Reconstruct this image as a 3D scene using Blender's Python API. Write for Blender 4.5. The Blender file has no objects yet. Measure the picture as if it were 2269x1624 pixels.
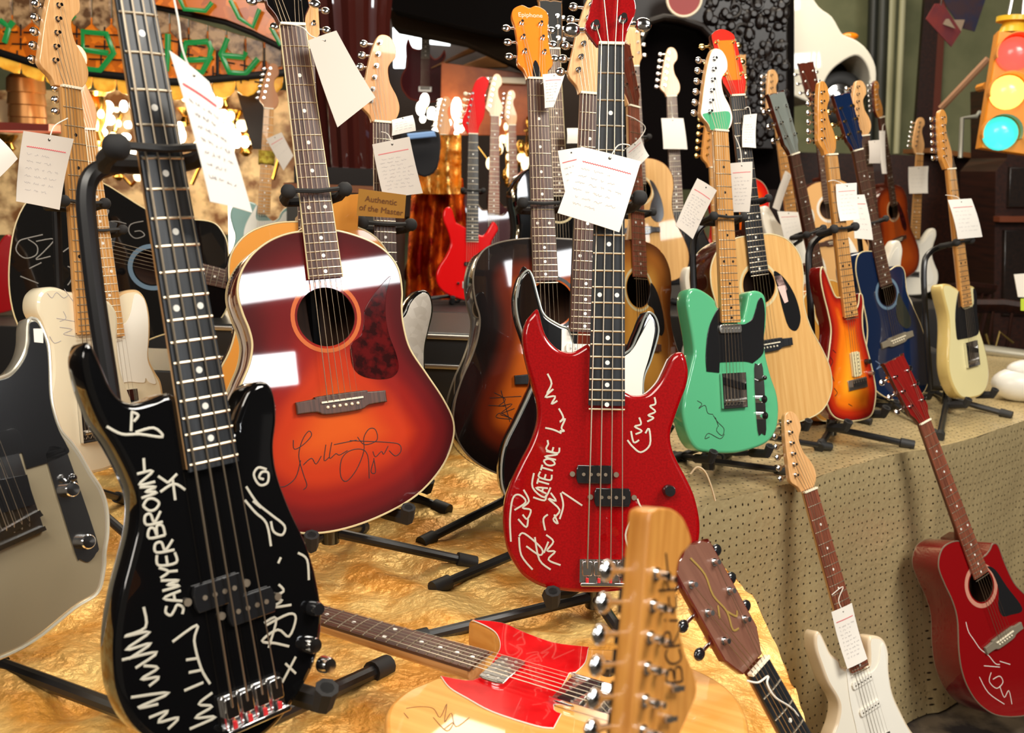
import bpy, math, random
from mathutils import Vector, Matrix
from mathutils.geometry import tessellate_polygon, delaunay_2d_cdt
S = bpy.context.scene
COL = S.collection
random.seed(7)
DBG = False
# ------------------------------------------------------------ camera, world, lights, exposure
W, H, F = 2269, 1624, 2200.0
CAM = Vector((0, 0, 1.55))
_N = Vector((.04, 1, .2)).normalized()
_f = Vector((0, 0, -1)); _f = (_f - _N * _f.dot(_N)).normalized()
_r = _f.cross(_N)
MW = Matrix((_r, _f, _N))                      # camera axes -> world axes
CR, CU, CD = MW @ Vector((1, 0, 0)), MW @ Vector((0, 1, 0)), MW @ Vector((0, 0, -1))
cd = bpy.data.cameras.new('camera'); cam = bpy.data.objects.new('camera', cd); COL.objects.link(cam)
cam.matrix_world = Matrix.Translation(CAM) @ MW.to_4x4()
cd.sensor_width = 36; cd.lens = F / W * 36; cd.clip_start = .05
cd.dof.use_dof = True; cd.dof.focus_distance = 1.78; cd.dof.aperture_fstop = 6.3
S.camera = cam
S.view_settings.view_transform = 'Standard'; S.view_settings.look = 'None'
S.view_settings.gamma = 1; S.view_settings.exposure = 0.18; S.view_settings.use_curve_mapping = False
wd = bpy.data.worlds.new('world'); S.world = wd; wd.use_nodes = True
wd.node_tree.nodes['Background'].inputs[0].default_value = (1, .82, .62, 1)
wd.node_tree.nodes['Background'].inputs[1].default_value = .11
def area(name, loc, aim, sx, sy, power, col):
    l = bpy.data.lights.new(name, 'AREA'); l.shape = 'RECTANGLE'; l.size = sx; l.size_y = sy; l.energy = power; l.color = col
    o = bpy.data.objects.new(name, l); COL.objects.link(o); o.location = loc
    o.rotation_euler = (Vector(aim) - Vector(loc)).to_track_quat('-Z', 'Y').to_euler(); return o
area('ceiling_light_front', (-.9, -.4, 3.6), (-.3, 1.8, 1), 1.8, .9, 62, (1, .93, .82))
area('ceiling_light_right', (2.2, .6, 3.7), (1.2, 2.8, .9), 1.4, 1.0, 120, (1, .95, .86))
area('ceiling_light_middle', (.2, 3.2, 3.9), (.2, 3.2, .8), 2.2, .8, 55, (1, .88, .70))
area('ceiling_light_back', (.8, 5.6, 4.2), (.9, 5.8, .8), 3.0, 1.0, 120, (1, .88, .70))
area('reflection_band_light', (2.9, -1.3, 2.98), (-.3, 1.7, 1.2), 2.0, .18, 30, (.96, .98, 1))  # unseen strip, sized and placed for the white band on the sunburst acoustic
area('reflection_waist_light', (2.42, -1.82, 2.44), (-.3, 1.7, 1.2), .42, .2, 10, (.96, .98, 1))  # smaller unseen strip added for the white reflection at that guitar's waist
area('lobby_light', (-2.6, -2.4, 3.4), (-.2, 1.6, 1.0), 1.6, 1.0, 60, (1, .93, .84))

# ------------------------------------------------------------ pixel <-> space helpers
def ray(x, y): return (x - W / 2) / F * CR - (y - H / 2) / F * CU + CD
def PX(x, y, d): return CAM + ray(x, y) * d                       # point at camera depth d
def GZ(x, y, z): r = ray(x, y); return CAM + r * ((z - CAM.z) / r.z)   # point on the level z
class Frame:
    def __init__(s, A, sa, B, sb, yaw, tilt):
        yw, t = math.radians(yaw), math.radians(tilt)
        n = Vector((math.sin(yw) * math.cos(t), -math.cos(yw) * math.cos(t), math.sin(t)))
        ra, rb = ray(*A), ray(*B); pb = rb * (ra.dot(n) / rb.dot(n))
        k = (sb - sa) / (pb - ra).length
        pa, pb = CAM + ra * k, CAM + pb * k
        s.v = (pb - pa).normalized(); s.n = n; s.u = s.v.cross(n); s.O = pa - s.v * sa
    def loc(s, x, y, z=0):
        r = ray(x, y); t = (s.O + s.n * z - CAM).dot(s.n) / r.dot(s.n); p = CAM + r * t - s.O
        return (p.dot(s.u), p.dot(s.v))
    def L(s, pts, z=0): return [s.loc(x, y, z) for x, y in pts]
    def w(s, x, y, z=0): return s.O + s.u * x + s.v * y + s.n * z
    def mat(s, b=0, z=0):
        m = Matrix((s.u, s.v, s.n)).transposed().to_4x4(); m.translation = s.w(0, b, z); return m

# ------------------------------------------------------------ materials
MATS = {}
def M(name, col=(.5, .5, .5), rough=.4, metal=0, coat=0, emit=0, bump=0, bscale=60, tex=None, col2=None, tscale=20, spec=.5, trans=0, alpha=1, ecol=None):
    if name in MATS: return MATS[name]
    m = bpy.data.materials.new(name); m.use_nodes = True; nt = m.node_tree; b = nt.nodes['Principled BSDF']; I = b.inputs
    I['Base Color'].default_value = (*col, 1); I['Roughness'].default_value = rough; I['Metallic'].default_value = metal
    I['Coat Weight'].default_value = coat; I['Coat Roughness'].default_value = .025; I['Specular IOR Level'].default_value = spec if coat < .5 else .12
    I['Transmission Weight'].default_value = trans; I['Alpha'].default_value = alpha
    if emit: I['Emission Color'].default_value = (*(ecol or col), 1); I['Emission Strength'].default_value = emit
    tc = nt.nodes.new('ShaderNodeTexCoord')
    def node(t, **k):
        n = nt.nodes.new(t)
        for a, v in k.items(): setattr(n, a, v)
        return n
    if tex:
        mp = node('ShaderNodeMapping'); nt.links.new(tc.outputs['Object'], mp.inputs[0])
        cr = node('ShaderNodeValToRGB'); cr.color_ramp.elements[0].color = (*col, 1); cr.color_ramp.elements[1].color = (*(col2 or col), 1)
        if tex == 'grain':                                        # long fibres along local y
            mp.inputs['Scale'].default_value = (tscale * 6, tscale * .25, tscale * 6)
            n = node('ShaderNodeTexNoise'); n.inputs['Scale'].default_value = 1; n.inputs['Detail'].default_value = 4
            cr.color_ramp.elements[0].position = .32; cr.color_ramp.elements[1].position = .68
            nt.links.new(mp.outputs[0], n.inputs['Vector']); out = n.outputs['Fac']
        elif tex == 'grainz':
            mp.inputs['Scale'].default_value = (tscale * 4, tscale * 4, tscale * .25)
            n = node('ShaderNodeTexNoise'); n.inputs['Scale'].default_value = 1; n.inputs['Detail'].default_value = 4
            cr.color_ramp.elements[0].position = .32; cr.color_ramp.elements[1].position = .68
            nt.links.new(mp.outputs[0], n.inputs['Vector']); out = n.outputs['Fac']
        elif tex == 'noise':
            n = node('ShaderNodeTexNoise'); n.inputs['Scale'].default_value = tscale; n.inputs['Detail'].default_value = 5
            cr.color_ramp.elements[0].position = .4; cr.color_ramp.elements[1].position = .6
            nt.links.new(tc.outputs['Object'], n.inputs['Vector']); out = n.outputs['Fac']
        elif tex == 'voronoi':
            n = node('ShaderNodeTexVoronoi'); n.inputs['Scale'].default_value = tscale
            nt.links.new(tc.outputs['Object'], n.inputs['Vector']); out = n.outputs['Color']
        nt.links.new(out, cr.inputs[0]); nt.links.new(cr.outputs[0], I['Base Color'])
        if emit: nt.links.new(cr.outputs[0], I['Emission Color'])
    if bump:
        n = node('ShaderNodeTexNoise'); n.inputs['Scale'].default_value = bscale; n.inputs['Detail'].default_value = 3
        nt.links.new(tc.outputs['Object'], n.inputs['Vector']); bn = node('ShaderNodeBump'); bn.inputs['Strength'].default_value = bump; bn.inputs['Distance'].default_value = .01
        nt.links.new(n.outputs['Fac'], bn.inputs['Height']); nt.links.new(bn.outputs[0], I['Normal'])
    MATS[name] = m; return m
def burst(name, stops, flame=0):
    """lacquer whose colour runs from the rim (stop 0) to the middle, read from the mesh attribute 'edge' (metres from the rim / 0.2)"""
    if name in MATS: return MATS[name]
    m = M(name, stops[0][1], .5, 0, 1); nt = m.node_tree
    a = nt.nodes.new('ShaderNodeAttribute'); a.attribute_name = 'edge'; cr = nt.nodes.new('ShaderNodeValToRGB'); r = cr.color_ramp
    r.interpolation = 'EASE'
    r.elements[0].position = stops[0][0]; r.elements[0].color = (*stops[0][1], 1); r.elements[1].position = stops[-1][0]; r.elements[1].color = (*stops[-1][1], 1)
    for p, c in stops[1:-1]: e = r.elements.new(p); e.color = (*c, 1)
    nt.links.new(a.outputs['Fac'], cr.inputs[0]); nt.links.new(cr.outputs[0], nt.nodes['Principled BSDF'].inputs['Base Color'])
    return m
def D(h):                                                          # sRGB 0-255 -> linear
    return tuple(((c / 255 + .055) / 1.055) ** 2.4 if c > 10 else c / 255 / 12.92 for c in h)
chrome = M('chrome', (.80, .80, .80), .12, 1)
satin = M('satin_metal', (.62, .60, .56), .32, 1)
gold = M('gold_metal', (.85, .62, .25), .2, 1)
rose = M('rosewood', D((58, 38, 30)), .42, tex='grain', col2=D((96, 62, 48)), tscale=40)
rosered = M('rosewood_red', D((100, 52, 38)), .4, tex='grain', col2=D((150, 84, 60)), tscale=40)
ebony = M('ebony', D((20, 21, 23)), .38, tex='grain', col2=D((38, 41, 45)), tscale=40)
mapleb = M('maple_board', D((214, 160, 96)), .3, 0, .5, tex='grain', col2=D((188, 132, 70)), tscale=30)
maple = M('maple', D((226, 178, 122)), .35, 0, .3, tex='grain', col2=D((205, 150, 92)), tscale=30)
amber = M('amber_maple', D((214, 150, 72)), .35, 0, .4, tex='grain', col2=D((188, 122, 52)), tscale=30)
mahog = M('mahogany', D((96, 42, 26)), .35, 0, .6, tex='grain', col2=D((64, 26, 18)), tscale=30)
fretm = M('fret_wire', (.50, .43, .32), .38, 1)
pearl = M('pearl', D((235, 232, 222)), .2)
bone = M('bone', D((236, 226, 200)), .3)
steel = M('string_steel', (.42, .35, .26), .42, 1)
bronze = M('string_bronze', (.36, .27, .18), .42, 1)
blackpl = M('black_plastic', (.012, .012, .013), .16, 0, .4)
blackm = M('stand_black', (.012, .012, .013), .33)
rubber = M('rubber', (.012, .012, .012), .6)
foam = M('foam', (.014, .013, .013), .8)
whitepl = M('white_plastic', D((240, 236, 224)), .3)
cream_pl = M('cream_plastic', D((232, 220, 190)), .35)
binding = M('ivory_binding', D((214, 196, 150)), .3)
dark_in = M('inside_wood', D((92, 58, 36)), .7, tex='grain', col2=D((70, 42, 26)), tscale=20)
tort = M('tortoise', D((40, 8, 10)), .08, 0, .8, tex='noise', col2=D((86, 14, 16)), tscale=60)
card = M('tag_card', D((238, 232, 222)), .75)
cardg = M('tag_card_grey', D((206, 196, 184)), .8)
ink = M('pen_ink', D((172, 166, 168)), .7)
redink = M('red_ink', D((214, 90, 96)), .7)
cotton = M('cotton_string', D((226, 220, 208)), .8)

# ------------------------------------------------------------ mesh building
def cr_closed(P, n=6, closed=True):
    """smooth curve through the points; repeat a point to make a corner"""
    out = []; N = len(P); rng = range(N if closed else N - 1)
    for i in rng:
        if closed: a, b, c, d = P[i - 1], P[i], P[(i + 1) % N], P[(i + 2) % N]
        else: a, b, c, d = P[max(i - 1, 0)], P[i], P[i + 1], P[min(i + 2, N - 1)]
        if (Vector(b) - Vector(c)).length < 1e-7: continue
        if (Vector(a) - Vector(b)).length < 1e-7: a = b
        for k in range(n):
            t = k / n
            out.append(tuple(.5 * (2 * b[j] + (c[j] - a[j]) * t + (2 * a[j] - 5 * b[j] + 4 * c[j] - d[j]) * t * t + (3 * b[j] - a[j] - 3 * c[j] + d[j]) * t ** 3) for j in range(len(b))))
    if not closed: out.append(tuple(P[-1]))
    return out
def ccw(P):
    a = sum(P[i - 1][0] * P[i][1] - P[i][0] * P[i - 1][1] for i in range(len(P)))
    return P if a > 0 else P[::-1]
def inset(P, r):
    out = []; n = len(P)
    for i in range(n):
        a, b, c = Vector(P[i - 1]), Vector(P[i]), Vector(P[(i + 1) % n]); e = (c - a)
        if e.length < 1e-9: out.append(P[i]); continue
        e.normalize(); out.append((b.x - e.y * r, b.y + e.x * r))
    return out
class MB:
    def __init__(s): s.v = []; s.f = []; s.m = []; s.attr = {}
    def add(s, vs, fs, mi=0):
        k = len(s.v); s.v += [tuple(v) for v in vs]; s.f += [tuple(i + k for i in f) for f in fs]; s.m += [mi] * len(fs); return s
    def box(s, x0, x1, y0, y1, z0, z1, mi=0, b=0):
        if b:
            o = [(x0 + b, y0), (x1 - b, y0), (x1, y0 + b), (x1, y1 - b), (x1 - b, y1), (x0 + b, y1), (x0, y1 - b), (x0, y0 + b)]
            return s.prism(o, z1, z0, b * .6, mi, mi)
        vs = [(x, y, z) for x in (x0, x1) for y in (y0, y1) for z in (z0, z1)]
        return s.add(vs, [(0, 1, 3, 2), (4, 6, 7, 5), (0, 4, 5, 1), (2, 3, 7, 6), (0, 2, 6, 4), (1, 5, 7, 3)], mi)
    def quadbox(s, q, z0, z1, mi=0):
        q = ccw(list(q)); vs = [(x, y, z0) for x, y in q] + [(x, y, z1) for x, y in q]; n = len(q)
        return s.add(vs, [tuple(range(n))[::-1], tuple(range(n, 2 * n))] + [(i, (i + 1) % n, n + (i + 1) % n, n + i) for i in range(n)], mi)
    def obox(s, c, ax, ay, az, hx, hy, hz, mi=0):
        c = Vector(c); vs = [c + ax * (hx * i) + ay * (hy * j) + az * (hz * k) for i in (-1, 1) for j in (-1, 1) for k in (-1, 1)]
        return s.add(vs, [(0, 1, 3, 2), (4, 6, 7, 5), (0, 4, 5, 1), (2, 3, 7, 6), (0, 2, 6, 4), (1, 5, 7, 3)], mi)
    def loft(s, rings, mi=0, cap=True, closed=False):
        k = len(s.v); n = len(rings[0])
        for r in rings: s.v += [tuple(p) for p in r]
        for a in range(len(rings) - (0 if closed else 1)):
            b = (a + 1) % len(rings)
            for i in range(n):
                j = (i + 1) % n; s.f.append((k + a * n + i, k + a * n + j, k + b * n + j, k + b * n + i)); s.m.append(mi)
        if cap and not closed:
            s.f.append(tuple(k + i for i in range(n))[::-1]); s.f.append(tuple(k + (len(rings) - 1) * n + i for i in range(n))); s.m += [mi, mi]
        return s
    def cyl(s, c, ax, r, h, n=14, mi=0, r2=None):
        c, ax = Vector(c), Vector(ax).normalized(); t = ax.orthogonal().normalized(); b = ax.cross(t); r2 = r if r2 is None else r2
        ring = lambda o, R: [c + ax * o + (t * math.cos(a) + b * math.sin(a)) * R for a in (i * 2 * math.pi / n for i in range(n))]
        return s.loft([ring(0, r), ring(h, r2)], mi)
    def lathe(s, c, ax, prof, n=20, mi=0):
        c, ax = Vector(c), Vector(ax).normalized(); t = ax.orthogonal().normalized(); b = ax.cross(t)
        return s.loft([[c + ax * h + (t * math.cos(i * 2 * math.pi / n) + b * math.sin(i * 2 * math.pi / n)) * max(r, 1e-4) for i in range(n)] for r, h in prof], mi)
    def tube(s, P, r, n=8, mi=0, flat=1, up=None):
        P = [Vector(p) for p in P]; rings = []; t0 = (P[1] - P[0]).normalized()
        a = (Vector(up) if up else t0.orthogonal()); a = (a - t0 * a.dot(t0)).normalized()
        for i, p in enumerate(P):
            t = (P[min(i + 1, len(P) - 1)] - P[max(i - 1, 0)]); t = t.normalized() if t.length > 1e-9 else t0
            if up: a = Vector(up)
            a2 = a - t * a.dot(t); a = a2.normalized() if a2.length > 1e-6 else a
            b = t.cross(a); R = r[i] if isinstance(r, (list, tuple)) else r
            rings.append([p + (a * math.cos(q) * flat + b * math.sin(q)) * R for q in (k * 2 * math.pi / n for k in range(n))])
        return s.loft(rings, mi)
    def sphere(s, c, r, n=10, mi=0, sq=(1, 1, 1)):
        c = Vector(c); rings = []
        for a in range(1, n): 
            t = a * math.pi / n; rings.append([c + Vector((math.sin(t) * math.cos(q) * r * sq[0], math.sin(t) * math.sin(q) * r * sq[1], -math.cos(t) * r * sq[2])) for q in (k * 2 * math.pi / (n + 4) for k in range(n + 4))])
        return s.loft(rings, mi)
    def cap(s, P, z, mi=0, holes=(), flip=False):
        loops = [[Vector((x, y, 0)) for x, y in L] for L in [P, *holes]]; tris = tessellate_polygon(loops)
        k = len(s.v); s.v += [(p.x, p.y, z) for L in loops for p in L]; pts = [p for L in loops for p in L]
        for t in tris:
            a, b, c = (pts[i] for i in t); up = (b - a).cross(c - a).z > 0
            t = tuple(k + i for i in t); t = t if up != flip else t[::-1]; s.f.append(t); s.m.append(mi)
        return s
    def gridcap(s, P, z, mi=0, holes=(), step=.009, warp=None):
        """top face with inner points; 'edge' attribute = distance from rim"""
        pts, edges = [], []
        for L in [P, *holes]:
            k = len(pts); pts += [Vector(p) for p in L]; edges += [(k + i, k + (i + 1) % len(L)) for i in range(len(L))]
        def inside(q, L):
            c = False
            for i in range(len(L)):
                a, b = L[i - 1], L[i]
                if (a[1] > q[1]) != (b[1] > q[1]) and q[0] < (b[0] - a[0]) * (q[1] - a[1]) / (b[1] - a[1]) + a[0]: c = not c
            return c
        def dist(q): 
            best = 9
            for i in range(len(P)):
                ax, ay = P[i - 1]; bx, by = P[i]; dx, dy = bx - ax, by - ay; l = dx * dx + dy * dy or 1e-12
                t = max(0, min(1, ((q[0] - ax) * dx + (q[1] - ay) * dy) / l)); d = math.hypot(q[0] - ax - t * dx, q[1] - ay - t * dy)
                if d < best: best = d
            return best
        xs, ys = [p[0] for p in P], [p[1] for p in P]; y = min(ys); row = 0
        while y < max(ys):
            x = min(xs) + (step / 2 if row % 2 else 0)
            while x < max(xs):
                if inside((x, y), P) and not any(inside((x, y), h) for h in holes) and dist((x, y)) > step * .45: pts.append(Vector((x, y)))
                x += step
            y += step * .87; row += 1
        V, E, Fc, ov, oe, of = delaunay_2d_cdt(pts, edges, [], 0, 1e-6)
        k = len(s.v)
        for v in V: s.attr[len(s.v)] = dist(v) / .2 * (warp(v) if warp else 1); s.v.append((v.x, v.y, z))
        for f in Fc:
            c = sum((V[i] for i in f), Vector((0, 0))) / len(f)
            if inside(c, P) and not any(inside(c, h) for h in holes):
                a, b, d = V[f[0]], V[f[1]], V[f[2]]
                if (b - a).cross(d - a) < 0: f = f[::-1]
                s.f.append(tuple(k + i for i in f)); s.m.append(mi)
        return s
    def prism(s, P, zt, zb, bev=0, mt=0, ms=0, holes=(), grid=False, steps=4, warp=None):
        P = ccw(list(P)); rings = []
        if bev:
            for i in range(steps + 1):
                a = math.pi / 2 * i / steps; o = inset(P, bev * (1 - math.sin(a))); rings.append([(x, y, zb + bev * (1 - math.cos(a))) for x, y in o])
            for i in range(steps + 1):
                a = math.pi / 2 * i / steps; o = inset(P, bev * (1 - math.cos(a))); rings.append([(x, y, zt - bev * (1 - math.sin(a))) for x, y in o])
            top = bot = inset(P, bev)
        else: rings = [[(x, y, zb) for x, y in P], [(x, y, zt) for x, y in P]]; top = bot = P
        s.loft(rings, ms, cap=False)
        if grid: s.gridcap(top, zt, mt, holes, warp=warp)
        else: s.cap(top, zt, mt, holes)
        s.cap(bot, zb, ms, flip=True); return s
    def build(s, name, mats, parent=None, off=(0, 0, 0), smooth=True, angle=35):
        me = bpy.data.meshes.new(name); me.from_pydata(s.v, [], s.f)
        for m in (mats if isinstance(mats, (list, tuple)) else [mats]): me.materials.append(m)
        me.polygons.foreach_set('material_index', s.m)
        if s.attr:
            a = me.attributes.new('edge', 'FLOAT', 'POINT')
            for i, d in s.attr.items(): a.data[i].value = d
        me.update()
        if smooth: me.shade_smooth(); me.set_sharp_from_angle(angle=math.radians(angle))
        o = bpy.data.objects.new(name, me); COL.objects.link(o); o.location = off
        if parent: o.parent = parent
        return o
def thing(name, label, cat, group=None, loc=(0, 0, 0), mat=None):
    o = bpy.data.objects.new(name, None); COL.objects.link(o); o.empty_display_size = .05
    if mat is not None: o.matrix_world = mat
    else: o.location = loc
    o['label'] = label; o['category'] = cat
    if group: o['group'] = group
    return o
def tag(o, label, cat, group=None, kind=None):
    if label: o['label'] = label
    if cat: o['category'] = cat
    if group: o['group'] = group
    if kind: o['kind'] = kind
    return o
def struct(o): o['kind'] = 'structure'; return o
# ------------------------------------------------------------ outlines in metres: origin at the saddle, y up the neck
STRAT = [(-.028, .205), (-.050, .205), (-.072, .228), (-.093, .272), (-.113, .297), (-.134, .292), (-.146, .255), (-.142, .20), (-.126, .14), (-.119, .095), (-.132, .045), (-.155, -.0), (-.162, -.05), (-.145, -.092), (-.09, -.118), (0, -.122), (.08, -.112), (.135, -.085), (.158, -.04), (.155, .01), (.135, .05), (.118, .09), (.113, .125), (.122, .17), (.133, .21), (.127, .243), (.107, .252), (.086, .235), (.066, .205), (.048, .185), (.028, .185)]
TELE = [(-.03, .225), (-.06, .237), (-.10, .238), (-.135, .212), (-.145, .17), (-.132, .12), (-.119, .08), (-.127, .03), (-.15, -.02), (-.161, -.06), (-.152, -.10), (-.11, -.13), (-.04, -.14), (.04, -.14), (.11, -.13), (.152, -.10), (.161, -.06), (.15, -.02), (.13, .03), (.119, .08), (.122, .12), (.136, .165), (.138, .20), (.12, .226), (.095, .224), (.075, .205), (.062, .175), (.045, .162), (.03, .165)]
_d = [(0, .287), (.06, .284), (.11, .262), (.14, .22), (.146, .17), (.138, .12), (.137, .075), (.15, .02), (.178, -.04), (.197, -.10), (.19, -.16), (.15, -.205), (.08, -.221), (0, -.223)]
DREAD = _d + [(-x, y) for x, y in _d[-2:0:-1]]
PG_S = [(-.03, .20), (-.05, .195), (-.075, .22), (-.095, .258), (-.112, .272), (-.105, .22), (-.085, .14), (-.072, .07), (-.055, .03), (-.04, -.004), (.03, -.004), (.05, -.03), (.09, -.06), (.12, -.05), (.125, -.01), (.10, .06), (.095, .12), (.11, .19), (.112, .225), (.09, .215), (.065, .185), (.045, .165), (.03, .165)]
PG_T = [(-.045, .20), (-.03, .225), (-.03, .16), (.03, .16), (.05, .158), (.07, .17), (.085, .20), (.11, .21), (.124, .185), (.112, .13), (.10, .09), (.08, .055), (.04, .05), (.04, .035), (-.045, .035), (-.075, .05), (-.082, .10), (-.07, .15)]
HS_S = [(-.021, 0), (-.021, 0), (-.026, .014), (-.043, .034), (-.040, .06), (-.026, .13), (-.012, .178), (0, .196), (.02, .195), (.033, .175), (.033, .15), (.022, .135), (.016, .12), (.02, .09), (.034, .062), (.04, .036), (.034, .014), (.021, 0), (.021, 0)]
HS_T = [(-.021, 0), (-.021, 0), (-.03, .018), (-.038, .04), (-.034, .10), (-.022, .165), (-.008, .186), (.012, .186), (.024, .17), (.024, .15), (.014, .135), (.012, .11), (.022, .08), (.03, .05), (.028, .02), (.021, 0), (.021, 0)]
HS_A = [(-.022, 0), (-.022, 0), (-.026, .016), (-.036, .034), (-.036, .034), (-.039, .18), (-.037, .188), (-.012, .191), (0, .188), (.012, .191), (.037, .188), (.039, .18), (.036, .034), (.036, .034), (.026, .016), (.022, 0), (.022, 0)]
HS_R = [(-.022, 0), (-.022, 0), (-.036, .034), (-.036, .034), (-.037, .148), (-.029, .172), (0, .183), (.029, .172), (.037, .148), (.036, .034), (.036, .034), (.022, 0), (.022, 0)]
HS_E = [(-.022, 0), (-.022, 0), (-.028, .02), (-.04, .036), (-.036, .07), (-.037, .12), (-.042, .150), (-.036, .168), (-.016, .178), (0, .172), (.016, .178), (.036, .168), (.042, .150), (.037, .12), (.036, .07), (.04, .036), (.028, .02), (.022, 0), (.022, 0)]
def frdist(L, k): return L * 2 ** (-k / 12)
def peg(root, off, x, y, side, mpost, mbut, zt, scale=1.0, far=False, ang=0.0, edge=.022):
    """one machine head: post and ferrule on the face, shaft and button beyond the edge"""
    b = MB(); n = 8 if far else 14
    b.cyl((x, y, zt), (0, 0, 1), .0055 * scale, .0018, n); b.cyl((x, y, zt), (0, 0, 1), .0034 * scale, .0105 * scale, n)
    bx = x + side * (edge + .013 * scale); bz = zt - .021
    d = Vector((math.cos(ang) * side, math.sin(ang), 0))
    b.cyl((x + side * edge * .2, y, bz), d, .0028 * scale, edge + .008 * scale, n)
    b.box(x - .006 * scale, x + .006 * scale, y - .009 * scale, y + .009 * scale, zt - .027, zt - .0145)
    b.build('tuning_peg', mpost, root, off)
    c = MB(); c.sphere((bx, y, bz), 1, 8 if far else 12, 0, (.010 * scale, .0085 * scale, .0045 * scale)); c.build('tuner_button', mbut, root, off)
def ribbon(b, P, r, z, flat=.35, mi=0, n=6):
    if len(P) < 2: return
    P = [(x, y, z) for x, y in P]; b.tube(P, r, n, mi, flat, up=(0, 0, 1))
def strokes(root, off, name, lines, mt, r, z=.0004, smooth=True):
    b = MB()
    for L in lines:
        if smooth and len(L) > 2: L = cr_closed(L, 4, False)
        ribbon(b, L, r, z)
    return b.build(name, mt, root, off)
def guitar(name, label, cat, A, sa, B, sb, yaw, tilt, L=.648, body=None, px=True, ac=False, T=.045, top=None, side=None, bind=None,
           hole=None, guard=None, guardpx=False, guardm=blackpl, neckm=maple, board=rose, nut_w=.042, end_w=.056, endf=21.5, nfr=22, nstr=6,
           hs=HS_S, hsm=None, hsside=None, hstilt=0, pegs='L6', pegm=chrome, butm=None, bridge='hard', pick=(), knobs=(), lod=1, group=None, backm=None,
           holepx=None, sigs=(), strm=None, joint=None, bscale=1.0, hspx=False, rosette=binding, markers=True, bev=None, ringw=.007, bwood=rose, boardbind=None, neckT=.021, inlay=pearl, grid=False, doubled=True, warp=None, hth=.014):
    fr = Frame(A, sa, B, sb, yaw, tilt)
    outl = fr.L(body) if (body and px) else [(x * bscale, y * bscale) for x, y in (body or STRAT)]
    P = ccw(cr_closed(outl, 5 if lod == 0 else 4))
    ymin = min(p[1] for p in P); ymax = max(p[1] for p in P)
    root = thing(name, label, cat, group, mat=fr.mat(ymin, -T)); off = (0, -ymin, T)
    side = side or top
    bev = bev if bev is not None else (.0035 if ac else .007)
    b = MB(); holes = []
    if ac:
        if holepx: cx, cy = fr.loc(*holepx[0]); R = holepx[1]
        else: (cx, cy), R = (hole or ((0, .155), .051))
        holes = [[(cx + R * math.cos(a), cy + R * math.sin(a)) for a in (i * 2 * math.pi / 36 for i in range(36))]]
    b.prism(P, 0, -T, bev, 0, 1, holes, grid or bool(top and top.name.startswith('burst')), 3 if lod == 0 else 2, warp)
    body_o = b.build('body', [top, side], root, off)
    if ac:
        inn = MB(); Pi = inset(P, .006)
        inn.cap(Pi, -T + .004, 0); inn.loft([[(x, y, -T + .004) for x, y in Pi], [(x, y, -.002) for x, y in Pi]], 0, cap=False)
        h = holes[0]; inn.loft([[(x, y, -.0035) for x, y in h], [(x, y, .0002) for x, y in h]], 0, cap=False)
        inn.cap(Pi, -.0035, 0, [h], flip=True)
        inn.build('inside', dark_in, root, off, smooth=False)
        ro = MB(); ri = lambda r, z: [(cx + r * math.cos(a), cy + r * math.sin(a), z) for a in (i * 2 * math.pi / 40 for i in range(40))]
        r0, r1 = R + .004, R + .004 + ringw
        ro.loft([ri(r0, 0), ri(r0, .0005), ri(r1, .0005), ri(r1, 0)], 0, cap=False); ro.build('rosette', rosette, root, off)
    if bind:
        bb = MB(); q = inset(P, .0018); bb.tube([(x, y, -.0012) for x, y in q + q[:2]], .0022, 6); bb.build('binding', bind, root, off)
        if ac and lod == 0: bb = MB(); bb.tube([(x, y, -T + .0012) for x, y in q + q[:2]], .0022, 6); bb.build('binding', bind, root, off)
    if guard:
        g = fr.L(guard) if guardpx else [(x * bscale, y * bscale) for x, y in guard]
        g = ccw(cr_closed(g, 4)); gb = MB(); gb.prism(g, .0022 if not ac else .0012, 0.0001, .0006, 0, 1)
        gb.build('pickguard', [guardm, whitepl if (guardm is not blackpl and not ac) else guardm], root, off)
    if DBG: b0 = fr.w(0, ymin, -T); print('BOT', label[:50], [round(c, 2) for c in b0], 'w', round(max(p[0] for p in P) - min(p[0] for p in P), 2), 'h', round(ymax - ymin, 2))
    # neck, fretboard, frets, nut
    zf = .012 if not ac else .010; zb = zf - .006
    ye = frdist(L, endf); yj = ye + .003 if not ac else frdist(L, 14)
    wid = lambda y: nut_w + (end_w - nut_w) * (L - y) / (L - ye)
    nb = MB(); rings = []
    for k in range(9):
        y = yj + (L - yj) * k / 8; w = wid(y) / 2; d = neckT * (1.15 - .25 * k / 8)
        if k == 0 and ac: d *= 1.9
        rings.append([(w * math.cos(a), y, zb + (0 if math.sin(a) >= 0 else math.sin(a) * d)) for a in [0, math.pi] + [math.pi + math.pi * i / 10 for i in range(1, 10)]])
    nb.loft(rings); nb.build('neck', neckm, root, off)
    if ac: hb = MB(); hb.box(-.022, .022, yj - .003, yj + .018, -T * .75, zb, b=.004); hb.build('neck_heel', neckm, root, off)
    fb = MB(); w0, w1 = end_w / 2, nut_w / 2
    prof = lambda w, y: [(-w, y, zb), (-w, y, zf - .0015), (-w * .5, y, zf - .0003), (0, y, zf), (w * .5, y, zf - .0003), (w, y, zf - .0015), (w, y, zb)][::-1]
    fb.loft([prof(w0, ye), prof(w1, L)]); fb.build('fretboard', board, root, off, angle=20)
    if boardbind:
        for sd in (-1, 1): q = MB(); q.tube([(sd * w0, ye, zf - .003), (sd * w1, L, zf - .003)], .0018, 6); q.build('board_binding', boardbind, root, off)
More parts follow.
